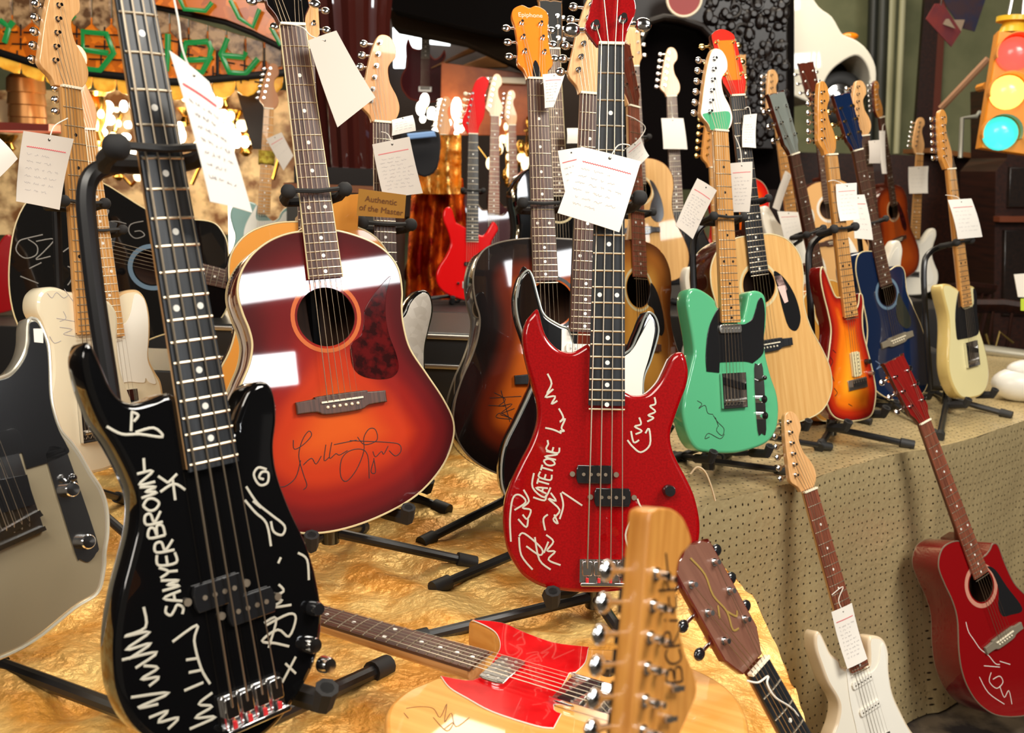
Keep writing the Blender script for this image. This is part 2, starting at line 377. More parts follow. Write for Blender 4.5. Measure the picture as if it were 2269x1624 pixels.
    def fret(b, y):
        w = wid(y) / 2 - .0005; b.tube([(-w, y, zf - .0012), (-w * .5, y, zf), (0, y, zf + .0003), (w * .5, y, zf), (w, y, zf - .0012)], .0012 if nstr == 6 else .0017, 6)
    for k in range(1, nfr + 1): q = MB(); fret(q, frdist(L, k)); q.build('fret', fretm, root, off)
    if markers:
        q = MB()
        for k in (3, 5, 7, 9, 12, 15, 17, 19, 21):
            if k > nfr: continue
            y = (frdist(L, k) + frdist(L, k - 1)) / 2
            for xx in ((-wid(y) * .26, wid(y) * .26) if k == 12 and doubled else (0,)):
                q.cyl((xx, y, zf - .001), (0, 0, 1), .0033 if nstr == 6 else .0038, .0014, 12)
                if lod == 0: q.build('fret_marker', inlay, root, off); q = MB()
        if lod: q.build('fret_markers', inlay, root, off)
    q = MB(); q.box(-w1, w1, L - .001, L + .004, zb, zf + .003, b=.0008); q.build('nut', bone, root, off)
    # headstock
    hz = (zf - .012) if not hstilt else zf - .002; th = hth
    ca, sn = math.cos(hstilt), math.sin(hstilt)
    hroot_m = Matrix.Rotation(-hstilt, 4, 'X')
    hp = [(x, y - L) for x, y in fr.L(hs, hz)] if hspx else list(hs)
    hq = ccw(cr_closed(hp, 4)); hb = MB(); hb.prism(hq, 0, -th, .0015, 0, 1, steps=2)
    hsm = hsm or neckm
    ho = hb.build('headstock', [hsm, hsside or neckm], root); hm = Matrix.Translation(Vector(off) + Vector((0, L + .003, hz))) @ hroot_m
    ho.matrix_basis = hm
    posts = []
    if isinstance(pegs, (list, tuple)): posts = list(pegs)
    elif pegs == 'L6': posts = [(-.024 + i * .0045, .045 + i * .026, -1) for i in range(6)]
    elif pegs == 'T6': posts = [(-.022 + i * .0032, .042 + i * .0255, -1) for i in range(6)]
    elif pegs == 'A6': posts = [(s * (.024 + .001 * i), .055 + i * .045, s) for s in (-1, 1) for i in range(3)]
    elif pegs == 'A12': posts = [(s * (.024 + .0005 * i), .045 + i * .022, s) for s in (-1, 1) for i in range(6)]
    elif pegs == 'E6': posts = [(s * .022, .062 + i * .035, s) for s in (-1, 1) for i in range(3)]
    pr = bpy.data.objects.new('tuning_machines', None)
    for p in posts:
        x, y, s = p[:3]; sc = p[3] if len(p) > 3 else 1.0; e = p[4] if len(p) > 4 else .017
        k0 = len(COL.objects); before = set(root.children)
        peg(root, (0, 0, 0), x, y, s, pegm, butm or pegm, 0, sc, lod > 0, 0, e)
        for c in set(root.children) - before: c.matrix_basis = hm
    bpy.data.objects.remove(pr)
    # strings
    if nstr:
        sw = (nut_w - .008, (.052 if nstr == 6 else .057)); P3 = [hm @ Vector((x, y, .004)) - Vector(off) for x, y, *_ in posts]
        sb_ = MB()
        zbr = .0135 if not ac else .013
        for i in range(nstr):
            t = i / (nstr - 1) - .5; r = (.0013 - .0009 * i / 5) * .55 if nstr == 6 else (.00135 - .00018 * i)
            if lod: r *= 1.15
            pts = [Vector((t * sw[1], 0, zbr)), Vector((t * sw[0], L, zf + .0028))]
            if not ac: pts.insert(0, Vector((t * sw[1], -.012, .004)))
            if P3 and len(P3) >= nstr:
                if isinstance(pegs, str) and pegs[0] in 'LT': pts.append(P3[i])
                elif isinstance(pegs, str): pts.append(P3[i if i < 3 else 8 - i] if len(P3) == 6 else P3[i * 2 % len(P3)])
                else: pts.append(P3[i])
            m = strm or ((bronze if ac else steel))
            q = MB(); q.tube(pts, r, 6 if lod == 0 else 4); q.build('string', m, root, off)
    # bridge
    if bridge == 'pin':
        q = MB(); q.prism(cr_closed([(-.078, -.014), (-.078, -.014), (-.078, .006), (-.078, .006), (-.045, .008), (-.04, .011), (.04, .011), (.045, .008), (.078, .006), (.078, .006), (.078, -.014), (.078, -.014), (.045, -.015), (.03, -.021), (-.03, -.021), (-.045, -.015)], 3), .009, 0, .002)
        o = q.build('bridge', bwood, root, off)
        q = MB(); q.box(-.036, .036, -.0015, .0015, .008, .0125); q.build('saddle', bone, o)
        for i in range(6): q = MB(); q.sphere((-.026 + i * .0104, -.009, .0095), .0028, 8); q.build('bridge_pin', bone, o)
    elif bridge == 'tele':
        q = MB(); q.box(-.036, .036, -.018, .066, .0002, .002); q.box(-.036, -.0345, -.018, .066, 0, .010); q.box(.0345, .036, -.018, .066, 0, .010); q.box(-.036, .036, -.0185, -.017, 0, .010)
        o = q.build('bridge', chrome, root, off)
        for i in range(3): q = MB(); q.cyl((-.031 + i * .0212, 0, .008), (1, 0, 0), .004, .019, 12); q.build('saddle', satin, o)
        q = MB(); q.obox((0, .040, .005), Vector((.96, -.27, 0)), Vector((.27, .96, 0)), Vector((0, 0, 1)), .033, .008, .004); q.build('bridge_pickup', blackpl, o)
    elif bridge == 'bass':
        q = MB(); q.box(-.040, .040, -.028, .012, .0002, .004); q.box(-.040, .040, -.030, -.024, 0, .018, b=.002)
        o = q.build('bridge', chrome, root, off)
        for i in range(4): q = MB(); x = -.0285 + i * .019; q.box(x - .008, x + .008, -.014, .010, .004, .013, b=.002); q.cyl((x, -.024, .009), (0, 1, 0), .003, .014, 8); q.build('saddle', chrome, o)
        for i in range(4): q = MB(); x = -.0285 + i * .019; q.cyl((x, -.029, .0135), (0, 1, 0), .0026, .012, 8); q.build('string_winding', M('red_thread', D((200, 30, 34)), .6), o)
    elif bridge == 'hard':
        q = MB(); q.box(-.041, .041, -.022, .008, .0002, .004, b=.001); o = q.build('bridge', satin, root, off)
        for i in range(6): q = MB(); x = -.026 + i * .0104; q.box(x - .0048, x + .0048, -.012, .006, .004, .012); q.build('saddle', chrome, o)
    for p in pick:
        kind, x, y, ang = p[:4]; pm = p[4] if len(p) > 4 else blackpl; q = MB()
        ax, ay = Vector((math.cos(ang), math.sin(ang), 0)), Vector((-math.sin(ang), math.cos(ang), 0)); c = Vector((x, y, 0))
        hx, hy = {'s': (.035, .009), 'h': (.036, .019), 'p': (.030, .015), 'n': (.033, .010)}[kind]
        o2 = [(c + ax * a * hx + ay * bb * hy) for a, bb in ((-1, -.5), (-.9, -1), (.9, -1), (1, -.5), (1, .5), (.9, 1), (-.9, 1), (-1, .5))]
        q.prism([(v.x, v.y) for v in o2], .0075, 0.0005, .0012, steps=2)
        o = q.build('pickup', pm, root, off)
        q = MB(); npole = 6 if kind != 'p' else 4
        for r_ in ((-.4, .4) if kind == 'h' else (0,)):
            for i in range(npole): v = c + ax * ((i - (npole - 1) / 2) * (.0104 if kind != 'p' else .012)) + ay * (r_ * hy); q.cyl((v.x, v.y, .0072), (0, 0, 1), .0022 if kind != 'p' else .003, .0012, 8)
        if kind == 'p':
            for a in (-1, 1): v = c + ax * (a * (hx + .006)); q.cyl((v.x, v.y, .001), (0, 0, 1), .0045, .003, 10)
        q.build('pole_pieces', steel if pm is blackpl else satin, o)
    for kb in knobs:
        x, y, km = kb[:3]; R = kb[3] if len(kb) > 3 else .010; q = MB(); q.lathe((x, y, 0), (0, 0, 1), [(R, 0), (R * .96, .012), (R * .8, .016), (0, .0165)], 18); q.build('control_knob', km, root, off)
    for sg in sigs: strokes(root, off, 'signature', [fr.L(l) for l in sg[0]], sg[1], sg[2])
    return root, fr, off, P
# ------------------------------------------------------------ stands
TZ = .79
def stand(label, fr, P, legs, T=.045, yoke=.44, post=None, strap=True, level=TZ, group='black tube guitar stands', thick=.0085, ywide=.045, arms=True, legdirs=None, hubpx=None):
    ymin = min(p[1] for p in P); hb = fr.w(0, ymin + .03, -T - .05); hb.z = max(hb.z - .02, level + .07)
    root = thing('guitar_stand', label, 'guitar stand', group, loc=(hb.x, hb.y, level)); o_ = Vector((hb.x, hb.y, level))
    loc = lambda v: v - o_
    b = MB()
    if post: pts = [fr.w(*fr.loc(x, y, -T - .055), -T - .055) for x, y in post]; pts = [Vector(p) for p in cr_closed([tuple(p) for p in pts], 5, False)]
    else: pts = [fr.w(0, yoke, -.06)]
    pts = [hb - Vector((0, 0, .05))] + [hb] + pts if not post else [hb - Vector((0, 0, .05)), hb] + pts
    b.tube([loc(p) for p in pts], thick, 10); b.build('post', blackm, root)
    c = MB(); q = loc(hb); c.cyl(q - Vector((0, 0, .055)), (0, 0, 1), .017, .05, 14); c.build('hub', blackpl, root)
    top = pts[-1]; yc = fr.w(0, yoke, -.03)
    y = MB(); yw = ywide
    y.tube([loc(p) for p in (top, fr.w(0, yoke, -.045), fr.w(yw * .8, yoke, -.04), fr.w(yw, yoke, -.01), fr.w(yw, yoke + .004, .022))], thick * .9, 8)
    y.tube([loc(p) for p in (fr.w(0, yoke, -.045), fr.w(-yw * .8, yoke, -.04), fr.w(-yw, yoke, -.01), fr.w(-yw, yoke + .004, .022))], thick * .9, 8)
    for sd in (-1, 1): y.sphere(loc(fr.w(sd * yw, yoke + .005, .022)), thick * 1.35, 8)
    y.build('neck_yoke', foam, root)
    if strap: s_ = MB(); s_.tube([loc(fr.w(-yw, yoke + .006, .026)), loc(fr.w(0, yoke + .004, .021)), loc(fr.w(yw, yoke + .006, .026))], thick * .42, 6); s_.build('yoke_strap', rubber, root)
    if arms:
        for sd in (-1, 1):
            a = MB(); x = .085 * sd
            yb = min(p[1] for p in P if abs(p[0] - x) < .03) - .014 if any(abs(p[0] - x) < .03 for p in P) else ymin - .01
            pa = [hb, fr.w(x * .6, yb, -T - .02), fr.w(x, yb, -T), fr.w(x, yb, .012), fr.w(x, yb + .02, .026)]
            a.tube([loc(p) for p in pa], thick * .8, 8); a.tube([loc(p) for p in pa[2:]], thick * 1.3, 8); a.build('cradle_arm', foam, root)
    ends = [Vector(GZ(x, y, level + .012)) for x, y in legs] if legs else []
    for d, r in (legdirs or []): ends.append(Vector((hb.x + math.cos(math.radians(d)) * r, hb.y + math.sin(math.radians(d)) * r, level + .012)))
    for e in ends:
        l = MB(); s0 = hb - Vector((0, 0, .035)); l.tube([loc(s0), loc(e)], thick, 10); lo = l.build('leg', blackm, root)
        f = MB(); d = (e - s0).normalized(); f.tube([loc(e - d * .035), loc(e + d * .004)], thick * 1.45, 12); f.build('foot', rubber, lo)
    return root
def price_tag(label, fr, q, z=.03, cord=None, m=card, text=True, lines=7, hole=True, curl=.004, redline=True, seed=0, cordto=None):
    """q: corners tl, tr, br, bl in pixels, on the guitar frame's plane lifted by z"""
    Q = [Vector(fr.loc(x, y, z)) for x, y in q]; c = sum(Q, Vector((0, 0))) / 4; org = fr.w(c.x, c.y, z)
    mt = Matrix((fr.u, fr.v, fr.n)).transposed().to_4x4(); mt.translation = org
    root = thing('price_tag', label, 'tag', 'handwritten paper tags', mat=mt)
    Q = [p - c for p in Q]
    def at(s, t): a = Q[0].lerp(Q[1], s); b = Q[3].lerp(Q[2], s); p = a.lerp(b, t); return Vector((p.x, p.y, curl * math.sin(t * 3) * (1 if seed % 2 else -1) + curl * .6 * math.sin(s * 3)))
    b = MB(); n = 8; th = .0005
    top = [[at(i / n, j / n) for i in range(n + 1)] for j in range(n + 1)]
    vs = [p + Vector((0, 0, th)) for r in top for p in r] + [p - Vector((0, 0, th)) for r in top for p in r]; k = (n + 1) ** 2; fs = []
    for j in range(n):
        for i in range(n):
            a = j * (n + 1) + i; fs += [(a, a + n + 1, a + n + 2, a + 1), (k + a, k + a + 1, k + a + n + 2, k + a + n + 1)]
    rim = [i for i in range(n)] + [j * (n + 1) + n for j in range(n)] + [n * (n + 1) + i for i in range(n, 0, -1)] + [j * (n + 1) for j in range(n, 0, -1)]
    for i in range(len(rim)): a, c2 = rim[i], rim[(i + 1) % len(rim)]; fs.append((a, c2, k + c2, k + a))
    b.add(vs, fs); b.build('card', m, root)
    rnd = random.Random(seed); wid = (Q[1] - Q[0]).length; hgt = (Q[3] - Q[0]).length
    up = Vector((0, 0, th + .0003))
    if hole: h = MB(); p = at(.5, .07); h.cyl(p + Vector((0, 0, th)), (0, 0, 1), min(wid * .03, .0025), .0004, 12); h.build('punched_hole', M('hole_dark', (.03, .025, .02), .9), root)
    if text:
        r = MB(); w = MB()
        if redline: 
            pts = []
            for i in range(40): s = .1 + .8 * i / 39; pts.append(at(s, .2 + .012 * (i % 2)) + up)
            r.tube(pts, max(.0006, hgt * .007), 4, flat=.3, up=(0, 0, 1)); r.build('printed_line', redink, root)
        for l in range(lines):
            t = .31 + .6 * l / max(lines, 1); s = .1 + rnd.random() * .08
            while s < .84 - rnd.random() * .25:
                ln = .06 + rnd.random() * .13; pts = []
                for i in range(int(ln * 90)): ss = s + ln * i / (ln * 90); pts.append(at(ss, t + rnd.uniform(-.018, .014)) + up)
                if len(pts) > 2: w.tube(pts, .00026 if wid > .04 else .0002, 4, flat=.4, up=(0, 0, 1))
                s += ln + .05
        if w.v: w.build('handwriting', ink, root)
    if cord:
        P3 = [org * 0 for _ in ()]; inv = mt.inverted(); pts = []
        for x, y, zz in cord: a, bb = fr.loc(x, y, zz); pts.append(inv @ fr.w(a, bb, zz))
        pts.append(at(.5, .07) + Vector((0, 0, .001))); cb = MB(); cb.tube([Vector(p) for p in cr_closed([tuple(p) for p in pts], 5, False)], .0011, 6); cb.build('string_loop', cotton, root)
    return root

GL = {'A': [[(0, 0), (.5, 1), (1, 0)], [(.2, .4), (.8, .4)]], 'B': [[(0, 0), (0, 1), (.8, .9), (.8, .6), (.1, .5), (.95, .4), (.9, .05), (0, 0)]], 'C': [[(1, .85), (.6, 1), (.1, .8), (0, .4), (.3, 0), (1, .1)]], 'E': [[(1, 1), (0, 1), (0, 0), (1, 0)], [(0, .5), (.8, .5)]],
 'L': [[(0, 1), (0, 0), (1, 0)]], 'N': [[(0, 0), (0, 1), (1, 0), (1, 1)]], 'O': [[(.5, 1), (0, .7), (0, .3), (.5, 0), (1, .3), (1, .7), (.5, 1)]], 'R': [[(0, 0), (0, 1), (.8, 1), (.9, .65), (.1, .5), (1, 0)]], 'S': [[(1, .9), (.4, 1), (.05, .75), (.5, .5), (.95, .3), (.6, 0), (0, .1)]],
 'T': [[(0, 1), (1, 1)], [(.5, 1), (.5, 0)]], 'W': [[(0, 1), (.25, 0), (.5, .7), (.75, 0), (1, 1)]], 'Y': [[(0, 1), (.5, .5), (1, 1)], [(.5, .5), (.45, 0)]], 'i': [[(.5, .6), (.45, 0)], [(.5, .85), (.55, .92)]], 'c': [[(.9, .55), (.2, .5), (.1, .1), (.9, .05)]], 'h': [[(.1, 1.2), (.1, 0)], [(.1, .5), (.7, .55), (.8, 0)]],
 'o': [[(.5, .6), (.05, .3), (.5, 0), (.95, .3), (.5, .6)]], 'e': [[(.1, .3), (.9, .35), (.5, .62), (.1, .3), (.4, 0), (1, .1)]], 'm': [[(0, 0), (.1, .6), (.3, 0), (.5, .6), (.7, 0), (.9, .6), (1, 0)]], 'a': [[(.9, .5), (.2, .5), (.2, .05), (.9, .4), (1, 0)]], 's': [[(.9, .6), (.2, .5), (.8, .2), (.1, 0)]], 'J': [[(.3, 1), (1, 1)], [(.7, 1), (.65, .05), (.3, -.15), (0, .1)]], 'w': [[(0, .6), (.25, 0), (.5, .5), (.75, 0), (1, .6)]], 'n': [[(0, 0), (.05, .6)], [(.05, .4), (.6, .6), (.9, 0)]], 'r': [[(.1, .6), (.2, 0)], [(.15, .35), (.9, .6)]], '-': [[(0, .5), (1.4, .55)]], ' ': []}
def write(text, p0, p1, hgt):
    """pen strokes of a handwritten word: baseline from pixel p0 to p1, letters hgt pixels tall"""
    a, b = Vector(p0), Vector(p1); d = b - a; L = d.length; d /= L; up = Vector((d.y, -d.x)); w = L / len(text); out = []
    for i, c in enumerate(text):
        for st in GL[c]: out.append([tuple(a + d * (w * (i + .08 + .8 * x)) + up * hgt * y) for x, y in st])
    return out
# ------------------------------------------------------------ the room
class Plane(Frame):
    def __init__(s, Y, yaw=0, x0=0, z0=0, tilt=0):
        y, t = math.radians(yaw), math.radians(tilt)
        s.n = Vector((math.sin(y) * math.cos(t), -math.cos(y) * math.cos(t), math.sin(t))); s.u = Vector((math.cos(y), math.sin(y), 0)); s.v = s.n.cross(s.u); s.O = Vector((x0, Y, z0))
def slab(name, poly, pl, T, mats, parent=None, bev=0, smooth=0, z=0, inv=None):
    """shape traced on an upright plane and given a real thickness behind it"""
    P = [pl.loc(x, y, z) for x, y in poly]
    if smooth: P = cr_closed(P, smooth)
    b = MB(); b.prism(P, z, z - T, bev, 0, 1 if isinstance(mats, (list, tuple)) and len(mats) > 1 else 0); o = b.build(name, mats)
    if parent: o.parent = parent; o.matrix_basis = parent_inv(parent) @ pl.mat(0, 0)
    else: o.matrix_world = pl.mat(0, 0)
    return o
def parent_inv(p): return p.matrix_basis.inverted()
def put(o, parent): o.parent = parent; o.matrix_basis = parent_inv(parent) @ o.matrix_basis; return o
def wbox(name, x0, x1, y0, y1, z0, z1, m, b=0, parent=None):
    o = MB().box(x0, x1, y0, y1, z0, z1, 0, b).build(name, m)
    if parent: put(o, parent)
    return o
from mathutils import noise as NZ
wallm = M('green_plaster', D((124, 126, 92)), .8, tex='noise', col2=D((108, 112, 80)), tscale=3, bump=.2, bscale=30)
woodd = M('dark_wood', D((58, 26, 15)), .45, 0, .15, tex='grainz', col2=D((32, 14, 9)), tscale=12)
woodb = M('brown_black_wood', D((38, 24, 18)), .4, 0, .3, tex='grainz', col2=D((22, 14, 11)), tscale=12)
struct(wbox('floor', -5, 6, -4, 9, -.06, 0, M('carpet', D((34, 26, 26)), .9, tex='noise', col2=D((110, 96, 78)), tscale=9)))
struct(wbox('wall_back', -5, 6, 8.2, 8.4, 0, 4.6, wallm))
struct(wbox('wall_left', -5.2, -5, -4, 8.4, 0, 4.6, woodb))
struct(wbox('wall_right', 6, 6.2, -4, 8.4, 0, 4.6, woodb))
struct(wbox('ceiling', -5, 6, -4, 8.4, 4.6, 4.7, M('ceiling_dark', D((60, 50, 42)), .8)))

# gold lame over the low front platform
lame = M('gold_lame', D((222, 156, 66)), .42, .35, 0, tex='noise', col2=D((248, 208, 128)), tscale=9, bump=.8, bscale=55)
hm_ = MATS['gold_lame']
def drape(name, edge, m, lean=.12, folds=9, amp=.03, zt=TZ, step=.03, inner=None, wr=.006, drop=None, seed=0):
    """cloth over a flat top with the free edge hanging in folds; edge = open list of world xy; inner closes the top"""
    E = cr_closed([tuple(p) for p in edge], 8, False); poly = ccw(list(E) + list(inner))
    b = MB(); b.gridcap(poly, zt, 0, (), step); nv = len(b.v)
    f = lambda x, y: wr * (abs(NZ.noise(Vector((x * 5 + seed, y * 5, 0)))) * 2 + NZ.noise(Vector((x * 13, y * 17 + seed, 3))) * .8 + .6 * abs(NZ.noise(Vector((x * 26, y * 31, 5)))))
    b.v = [(x, y, z + f(x, y)) for x, y, z in b.v]; b.attr = {}
    L = [0]
    for i in range(1, len(E)): L.append(L[-1] + math.dist(E[i], E[i - 1]))
    n = max(60, int(L[-1] / .018)); cols = []
    for k in range(n + 1):
        s = L[-1] * k / n; i = max(j for j in range(len(L)) if L[j] <= s + 1e-9); i = min(i, len(E) - 2); t = (s - L[i]) / max(L[i + 1] - L[i], 1e-9)
        p = Vector(E[i]).lerp(Vector(E[i + 1]), t); d = (Vector(E[i + 1]) - Vector(E[i])).normalized(); nn = Vector((d.y, -d.x)); cols.append((s, p, nn))
    rows = 30; bottom = .01 if drop is None else drop; rings = []
    uvh = []
    for j in range(rows + 1):
        t = j / rows; z = zt - (zt - bottom) * t; ring = []
        for s, p, nn in cols:
            w = NZ.noise(Vector((s * folds * .6, seed, t * .7))) + .5 * math.sin(s * folds + 2 * NZ.noise(Vector((s, t, seed)))) + .25 * NZ.noise(Vector((s * 9, t * 7, 3)))
            o = .004 * min(1, t * 12) + lean * t * t + amp * w * min(1, t * 2.2) + (.012 * (1 - math.exp(-t * 14))); q = p + nn * o
            ring.append((q.x, q.y, z + (f(p.x, p.y) if j == 0 else 0) + (.004 * NZ.noise(Vector((s * 8, t * 6, 1))) if j < rows else 0)))
        rings.append(ring)
    k0 = len(b.v); 
    for r in rings: b.v += r
    m1 = n + 1
    for j in range(rows):
        for i in range(n): b.f.append((k0 + j * m1 + i, k0 + (j + 1) * m1 + i, k0 + (j + 1) * m1 + i + 1, k0 + j * m1 + i + 1)); b.m.append(0)
    o = b.build(name, m, angle=80); me = o.data; uv = me.uv_layers.new(name='UVMap')
    for lp in me.loops:
        vi = lp.vertex_index
        if vi >= k0: j, i = divmod(vi - k0, m1); uv.data[lp.index].uv = (cols[i][0], -j / rows * (zt - bottom))
        else: x, y, _ = me.vertices[vi].co; uv.data[lp.index].uv = (x * .77 + y * .64, -x * .64 + y * .77)
    return o
G2 = lambda x, y: tuple(GZ(x, y, TZ))[:2]
e1 = [(-1.75, .98), (-1.0, .97), (0, .98), (.36, .99), G2(1795, 1660), G2(1775, 1580), G2(1745, 1500), G2(1705, 1400), G2(1650, 1320), G2(1585, 1245), G2(1550, 1200)]
o = drape('lame_cloth', e1, lame, lean=.05, folds=14, amp=.015, inner=[(.36, 2.22), (.0, 2.3), (-.1, 3.08), (-1.9, 3.08), (-1.9, .98)], wr=.013, step=.018)
tag(o, 'crumpled orange gold lame cloth spread over the front platform', 'cloth')
cl = M('dotted_gold_cloth', D((206, 184, 136)), .34, .5, bump=.45, bscale=50); nt = cl.node_tree
uvn = nt.nodes.new('ShaderNodeTexCoord'); vo = nt.nodes.new('ShaderNodeTexVoronoi'); vo.voronoi_dimensions = '2D'; vo.inputs['Scale'].default_value = 42; vo.inputs['Randomness'].default_value = .35
rp = nt.nodes.new('ShaderNodeValToRGB'); rp.color_ramp.elements[0].position = .10; rp.color_ramp.elements[0].color = (*D((52, 36, 22)), 1); rp.color_ramp.elements[1].position = .14; rp.color_ramp.elements[1].color = (*D((208, 186, 138)), 1)
nt.links.new(uvn.outputs['UV'], vo.inputs['Vector']); nt.links.new(vo.outputs['Distance'], rp.inputs[0]); nt.links.new(rp.outputs[0], nt.nodes['Principled BSDF'].inputs['Base Color'])
e2 = [G2(x, y) for x, y in ((1290, 1200), (1420, 1160), (1580, 1118), (1746, 1076), (1811, 1058), (1919, 1026), (2046, 998), (2100, 990), (2269, 935), (2420, 890), (2600, 850))]
inn = [(e2[-1][0] - .55, e2[-1][1] + .66), (e2[4][0] - .55, e2[4][1] + .66), (.05, 3.3), (.0, 3.1), (.05, 2.4)]
o = drape('dotted_cloth', e2, cl, lean=.10, folds=7, amp=.03, inner=inn, wr=.005, step=.035, seed=4)
tag(o, 'shiny beige gold cloth with dark dots draped over the right table down to the floor', 'cloth')
t = thing('display_table', 'long display table hidden under the dotted gold cloth', 'table', loc=(1, 3, 0))
def pt(name, P, z0, z1, m, par): o = MB(); o.prism([tuple(p) for p in P], z1, z0); return put(o.build(name, m), par)
tp = [tuple(Vector(p) + Vector((-.05, .07))) for p in e2[1:]] + inn[:3]
pt('table_top', tp, TZ - .035, TZ - .008, woodb, t)
for x, y in ((.5, 2.55), (1.4, 3.15), (2.0, 3.9), (.5, 3.5)): wbox('leg', x - .03, x + .03, y - .03, y + .03, 0, TZ - .035, woodb, parent=t)
t = thing('display_platform', 'low front platform hidden under the crumpled gold lame', 'platform', loc=(-.7, 1.6, 0))
wbox('platform_top', -1.8, -.06, 1.03, 3.0, TZ - .04, TZ - .008, woodb, parent=t); wbox('platform_top', -.05, .30, 1.03, 2.1, TZ - .04, TZ - .008, woodb, parent=t)
for x, y in ((-1.6, 1.1), (.22, 1.1), (-1.6, 2.1), (.22, 2.1)): wbox('leg', x - .03, x + .03, y - .03, y + .03, 0, TZ - .04, woodb, parent=t)
# risers for the back rows
def riser(name, label, x0, x1, y0, y1, z): 
    o = MB().box(x0, x1, y0, y1, 0, z, b=.01).build(name, M('riser_black', D((24, 20, 18)), .6)); tag(o, label, 'riser'); return o

# ------------------------------------------------------------ background pieces
# far wall trim: pillars and pipes
P8 = Plane(8.15)
o = slab('trim_1', [(2052, -40), (2085, -40), (2062, 330), (2025, 330)], P8, .25, woodd); struct(o)
o = slab('trim_2', [(2085, -40), (2100, -40), (2078, 330), (2062, 330)], P8, .2, M('red_brown_wood', D((104, 46, 28)), .5)); struct(o)
P79 = Plane(7.9)
for (xa, xb, r, c) in ((1978, 1962, .035, (168, 166, 130)), (2003, 1986, .025, (178, 176, 140)), (1958, 1945, .05, (52, 54, 44)), (1938, 1925, .04, (38, 40, 34))):
    a, b_ = P79.w(*P79.loc(xa, -60)), P79.w(*P79.loc(xb, 340)); q = MB(); q.tube([a, b_], r, 12)
    o = q.build('wall_pipe', M('pipe_%d' % c[0], D(c), .45)); tag(o, {168: 'thick pale pipe running up the green back wall', 178: 'thinner pale pipe beside the thick pale one on the green wall', 52: 'dark grey pipe on the green wall nearest the thick pale pipe', 38: 'darkest pipe on the green wall next to the white car'}[c[0]], 'pipe')
# dark wainscot and shelf along the back right
P75 = Plane(7.4)
t = thing('long_cabinet', 'dark wooden cabinet with a shelf top along the green wall', 'cabinet', loc=(4, 7.4, 0))
put(slab('cabinet_body', [(1690, 335), (2330, 352), (2330, 640), (1690, 640)], P75, .5, woodd), t)
put(slab('shelf_top', [(2060, 328), (2236, 348), (2236, 360), (2060, 338)], Plane(7.2), .5, M('shelf_edge', D((150, 98, 56)), .5)), t)
P6 = Plane(6.2)
t = thing('tall_cabinet', 'tall dark carved wooden cabinet at the right edge', 'cabinet', loc=(3.1, 6.2, 0))
put(slab('cabinet_body', [(2232, 190), (2330, 180), (2330, 840), (2200, 840), (2206, 380), (2232, 350)], P6, .5, woodd), t)
put(slab('cornice', [(2215, 480), (2330, 480), (2330, 492), (2215, 492)], Plane(6.12), .08, M('cornice_wood', D((120, 62, 38)), .4)), t)
put(slab('door', [(2226, 510), (2330, 510), (2330, 700), (2222, 700)], Plane(6.17), .05, woodb, bev=.01), t)
put(slab('upper_panel', [(2238, 370), (2330, 370), (2330, 460), (2234, 460)], Plane(6.17), .05, woodb, bev=.01), t)
# wooden chairs behind the right table
def chair(label, cx, cy, yaw, Y, sc=1.0):
    p = PX(cx, cy, Y); t = thing('wooden_chair', label, 'chair', 'dark wooden chairs behind the table', loc=(p.x, p.y, 0)); t.rotation_euler = (0, 0, math.radians(yaw)); sz = .46
    seat = MB().box(-.22, .22, -.21, .21, sz - .03, sz, b=.01).build('seat', woodd, t)
    cu = MB().box(-.20, .20, -.19, .19, sz, sz + .05, b=.02).build('cushion', M('grey_leather', D((58, 58, 60)), .4), t)
    for x in (-.2, .2):
        for y in (-.19, .19): q = MB(); q.tube([(x * .92, y * .92, sz - .03), (x * 1.1, y * 1.15, 0)], .017, 8); q.build('leg', woodd, t)
        q = MB(); q.tube([(x, .19, sz), (x * 1.02, .25, .95)], .016, 8); q.build('back_post', woodd, t)
        q = MB(); q.tube([(x, .2, .68), (x * 1.1, -.02, .70), (x * 1.1, -.17, .68), (x * 1.05, -.17, sz)], .014, 8); q.build('armrest', woodd, t)
    q = MB(); q.tube([(-.21, .25, .95), (0, .27, .97), (.21, .25, .95)], .025, 8, flat=2); q.build('top_rail', woodd, t)
    q = MB(); q.tube([(-.21, .22, .66), (0, .24, .66), (.21, .22, .66)], .016, 8); q.build('middle_rail', woodd, t)
    for i in range(4): q = MB(); x = -.13 + i * .087; q.tube([(x, .23, .67), (x, .265, .94)], .008, 6); q.build('spindle', woodd, t)
chair('dark wooden armchair with grey seat behind the cream guitar', 2215, 640, 160, 5.2)
chair('dark wooden armchair half hidden between the orange and cream guitars', 2075, 560, 200, 6.0)
t = thing('metal_rail', 'pale metal pipe rail lying behind the cream guitar', 'rail', loc=tuple(PX(2230, 790, 4.6)))
q = MB(); q.tube([PX(2170, 775, 4.6), PX(2300, 792, 4.5)], .028, 12); put(q.build('rail_tube', M('dull_steel', D((150, 146, 132)), .4, .6)), t)
q = MB(); q.tube([PX(2185, 740, 4.6), PX(2200, 790, 4.6), PX(2215, 735, 4.6), PX(2245, 760, 4.6)], .006, 6); put(q.build('wire', M('brass_wire', D((140, 120, 70)), .4, .8)), t)
q = MB(); c = PX(2255, 880, 3.6); q.sphere((0, 0, 0), .1, 14, 0, (1, .7, .62)); q.sphere((.03, 0, .05), .07, 12, 0, (1.2, .7, .6)); o = q.build('white_bundle', M('white_vinyl', D((214, 210, 200)), .35)); o.location = (c.x, c.y, TZ + .065); tag(o, 'white vinyl bundle on the far end of the right table', 'bundle')
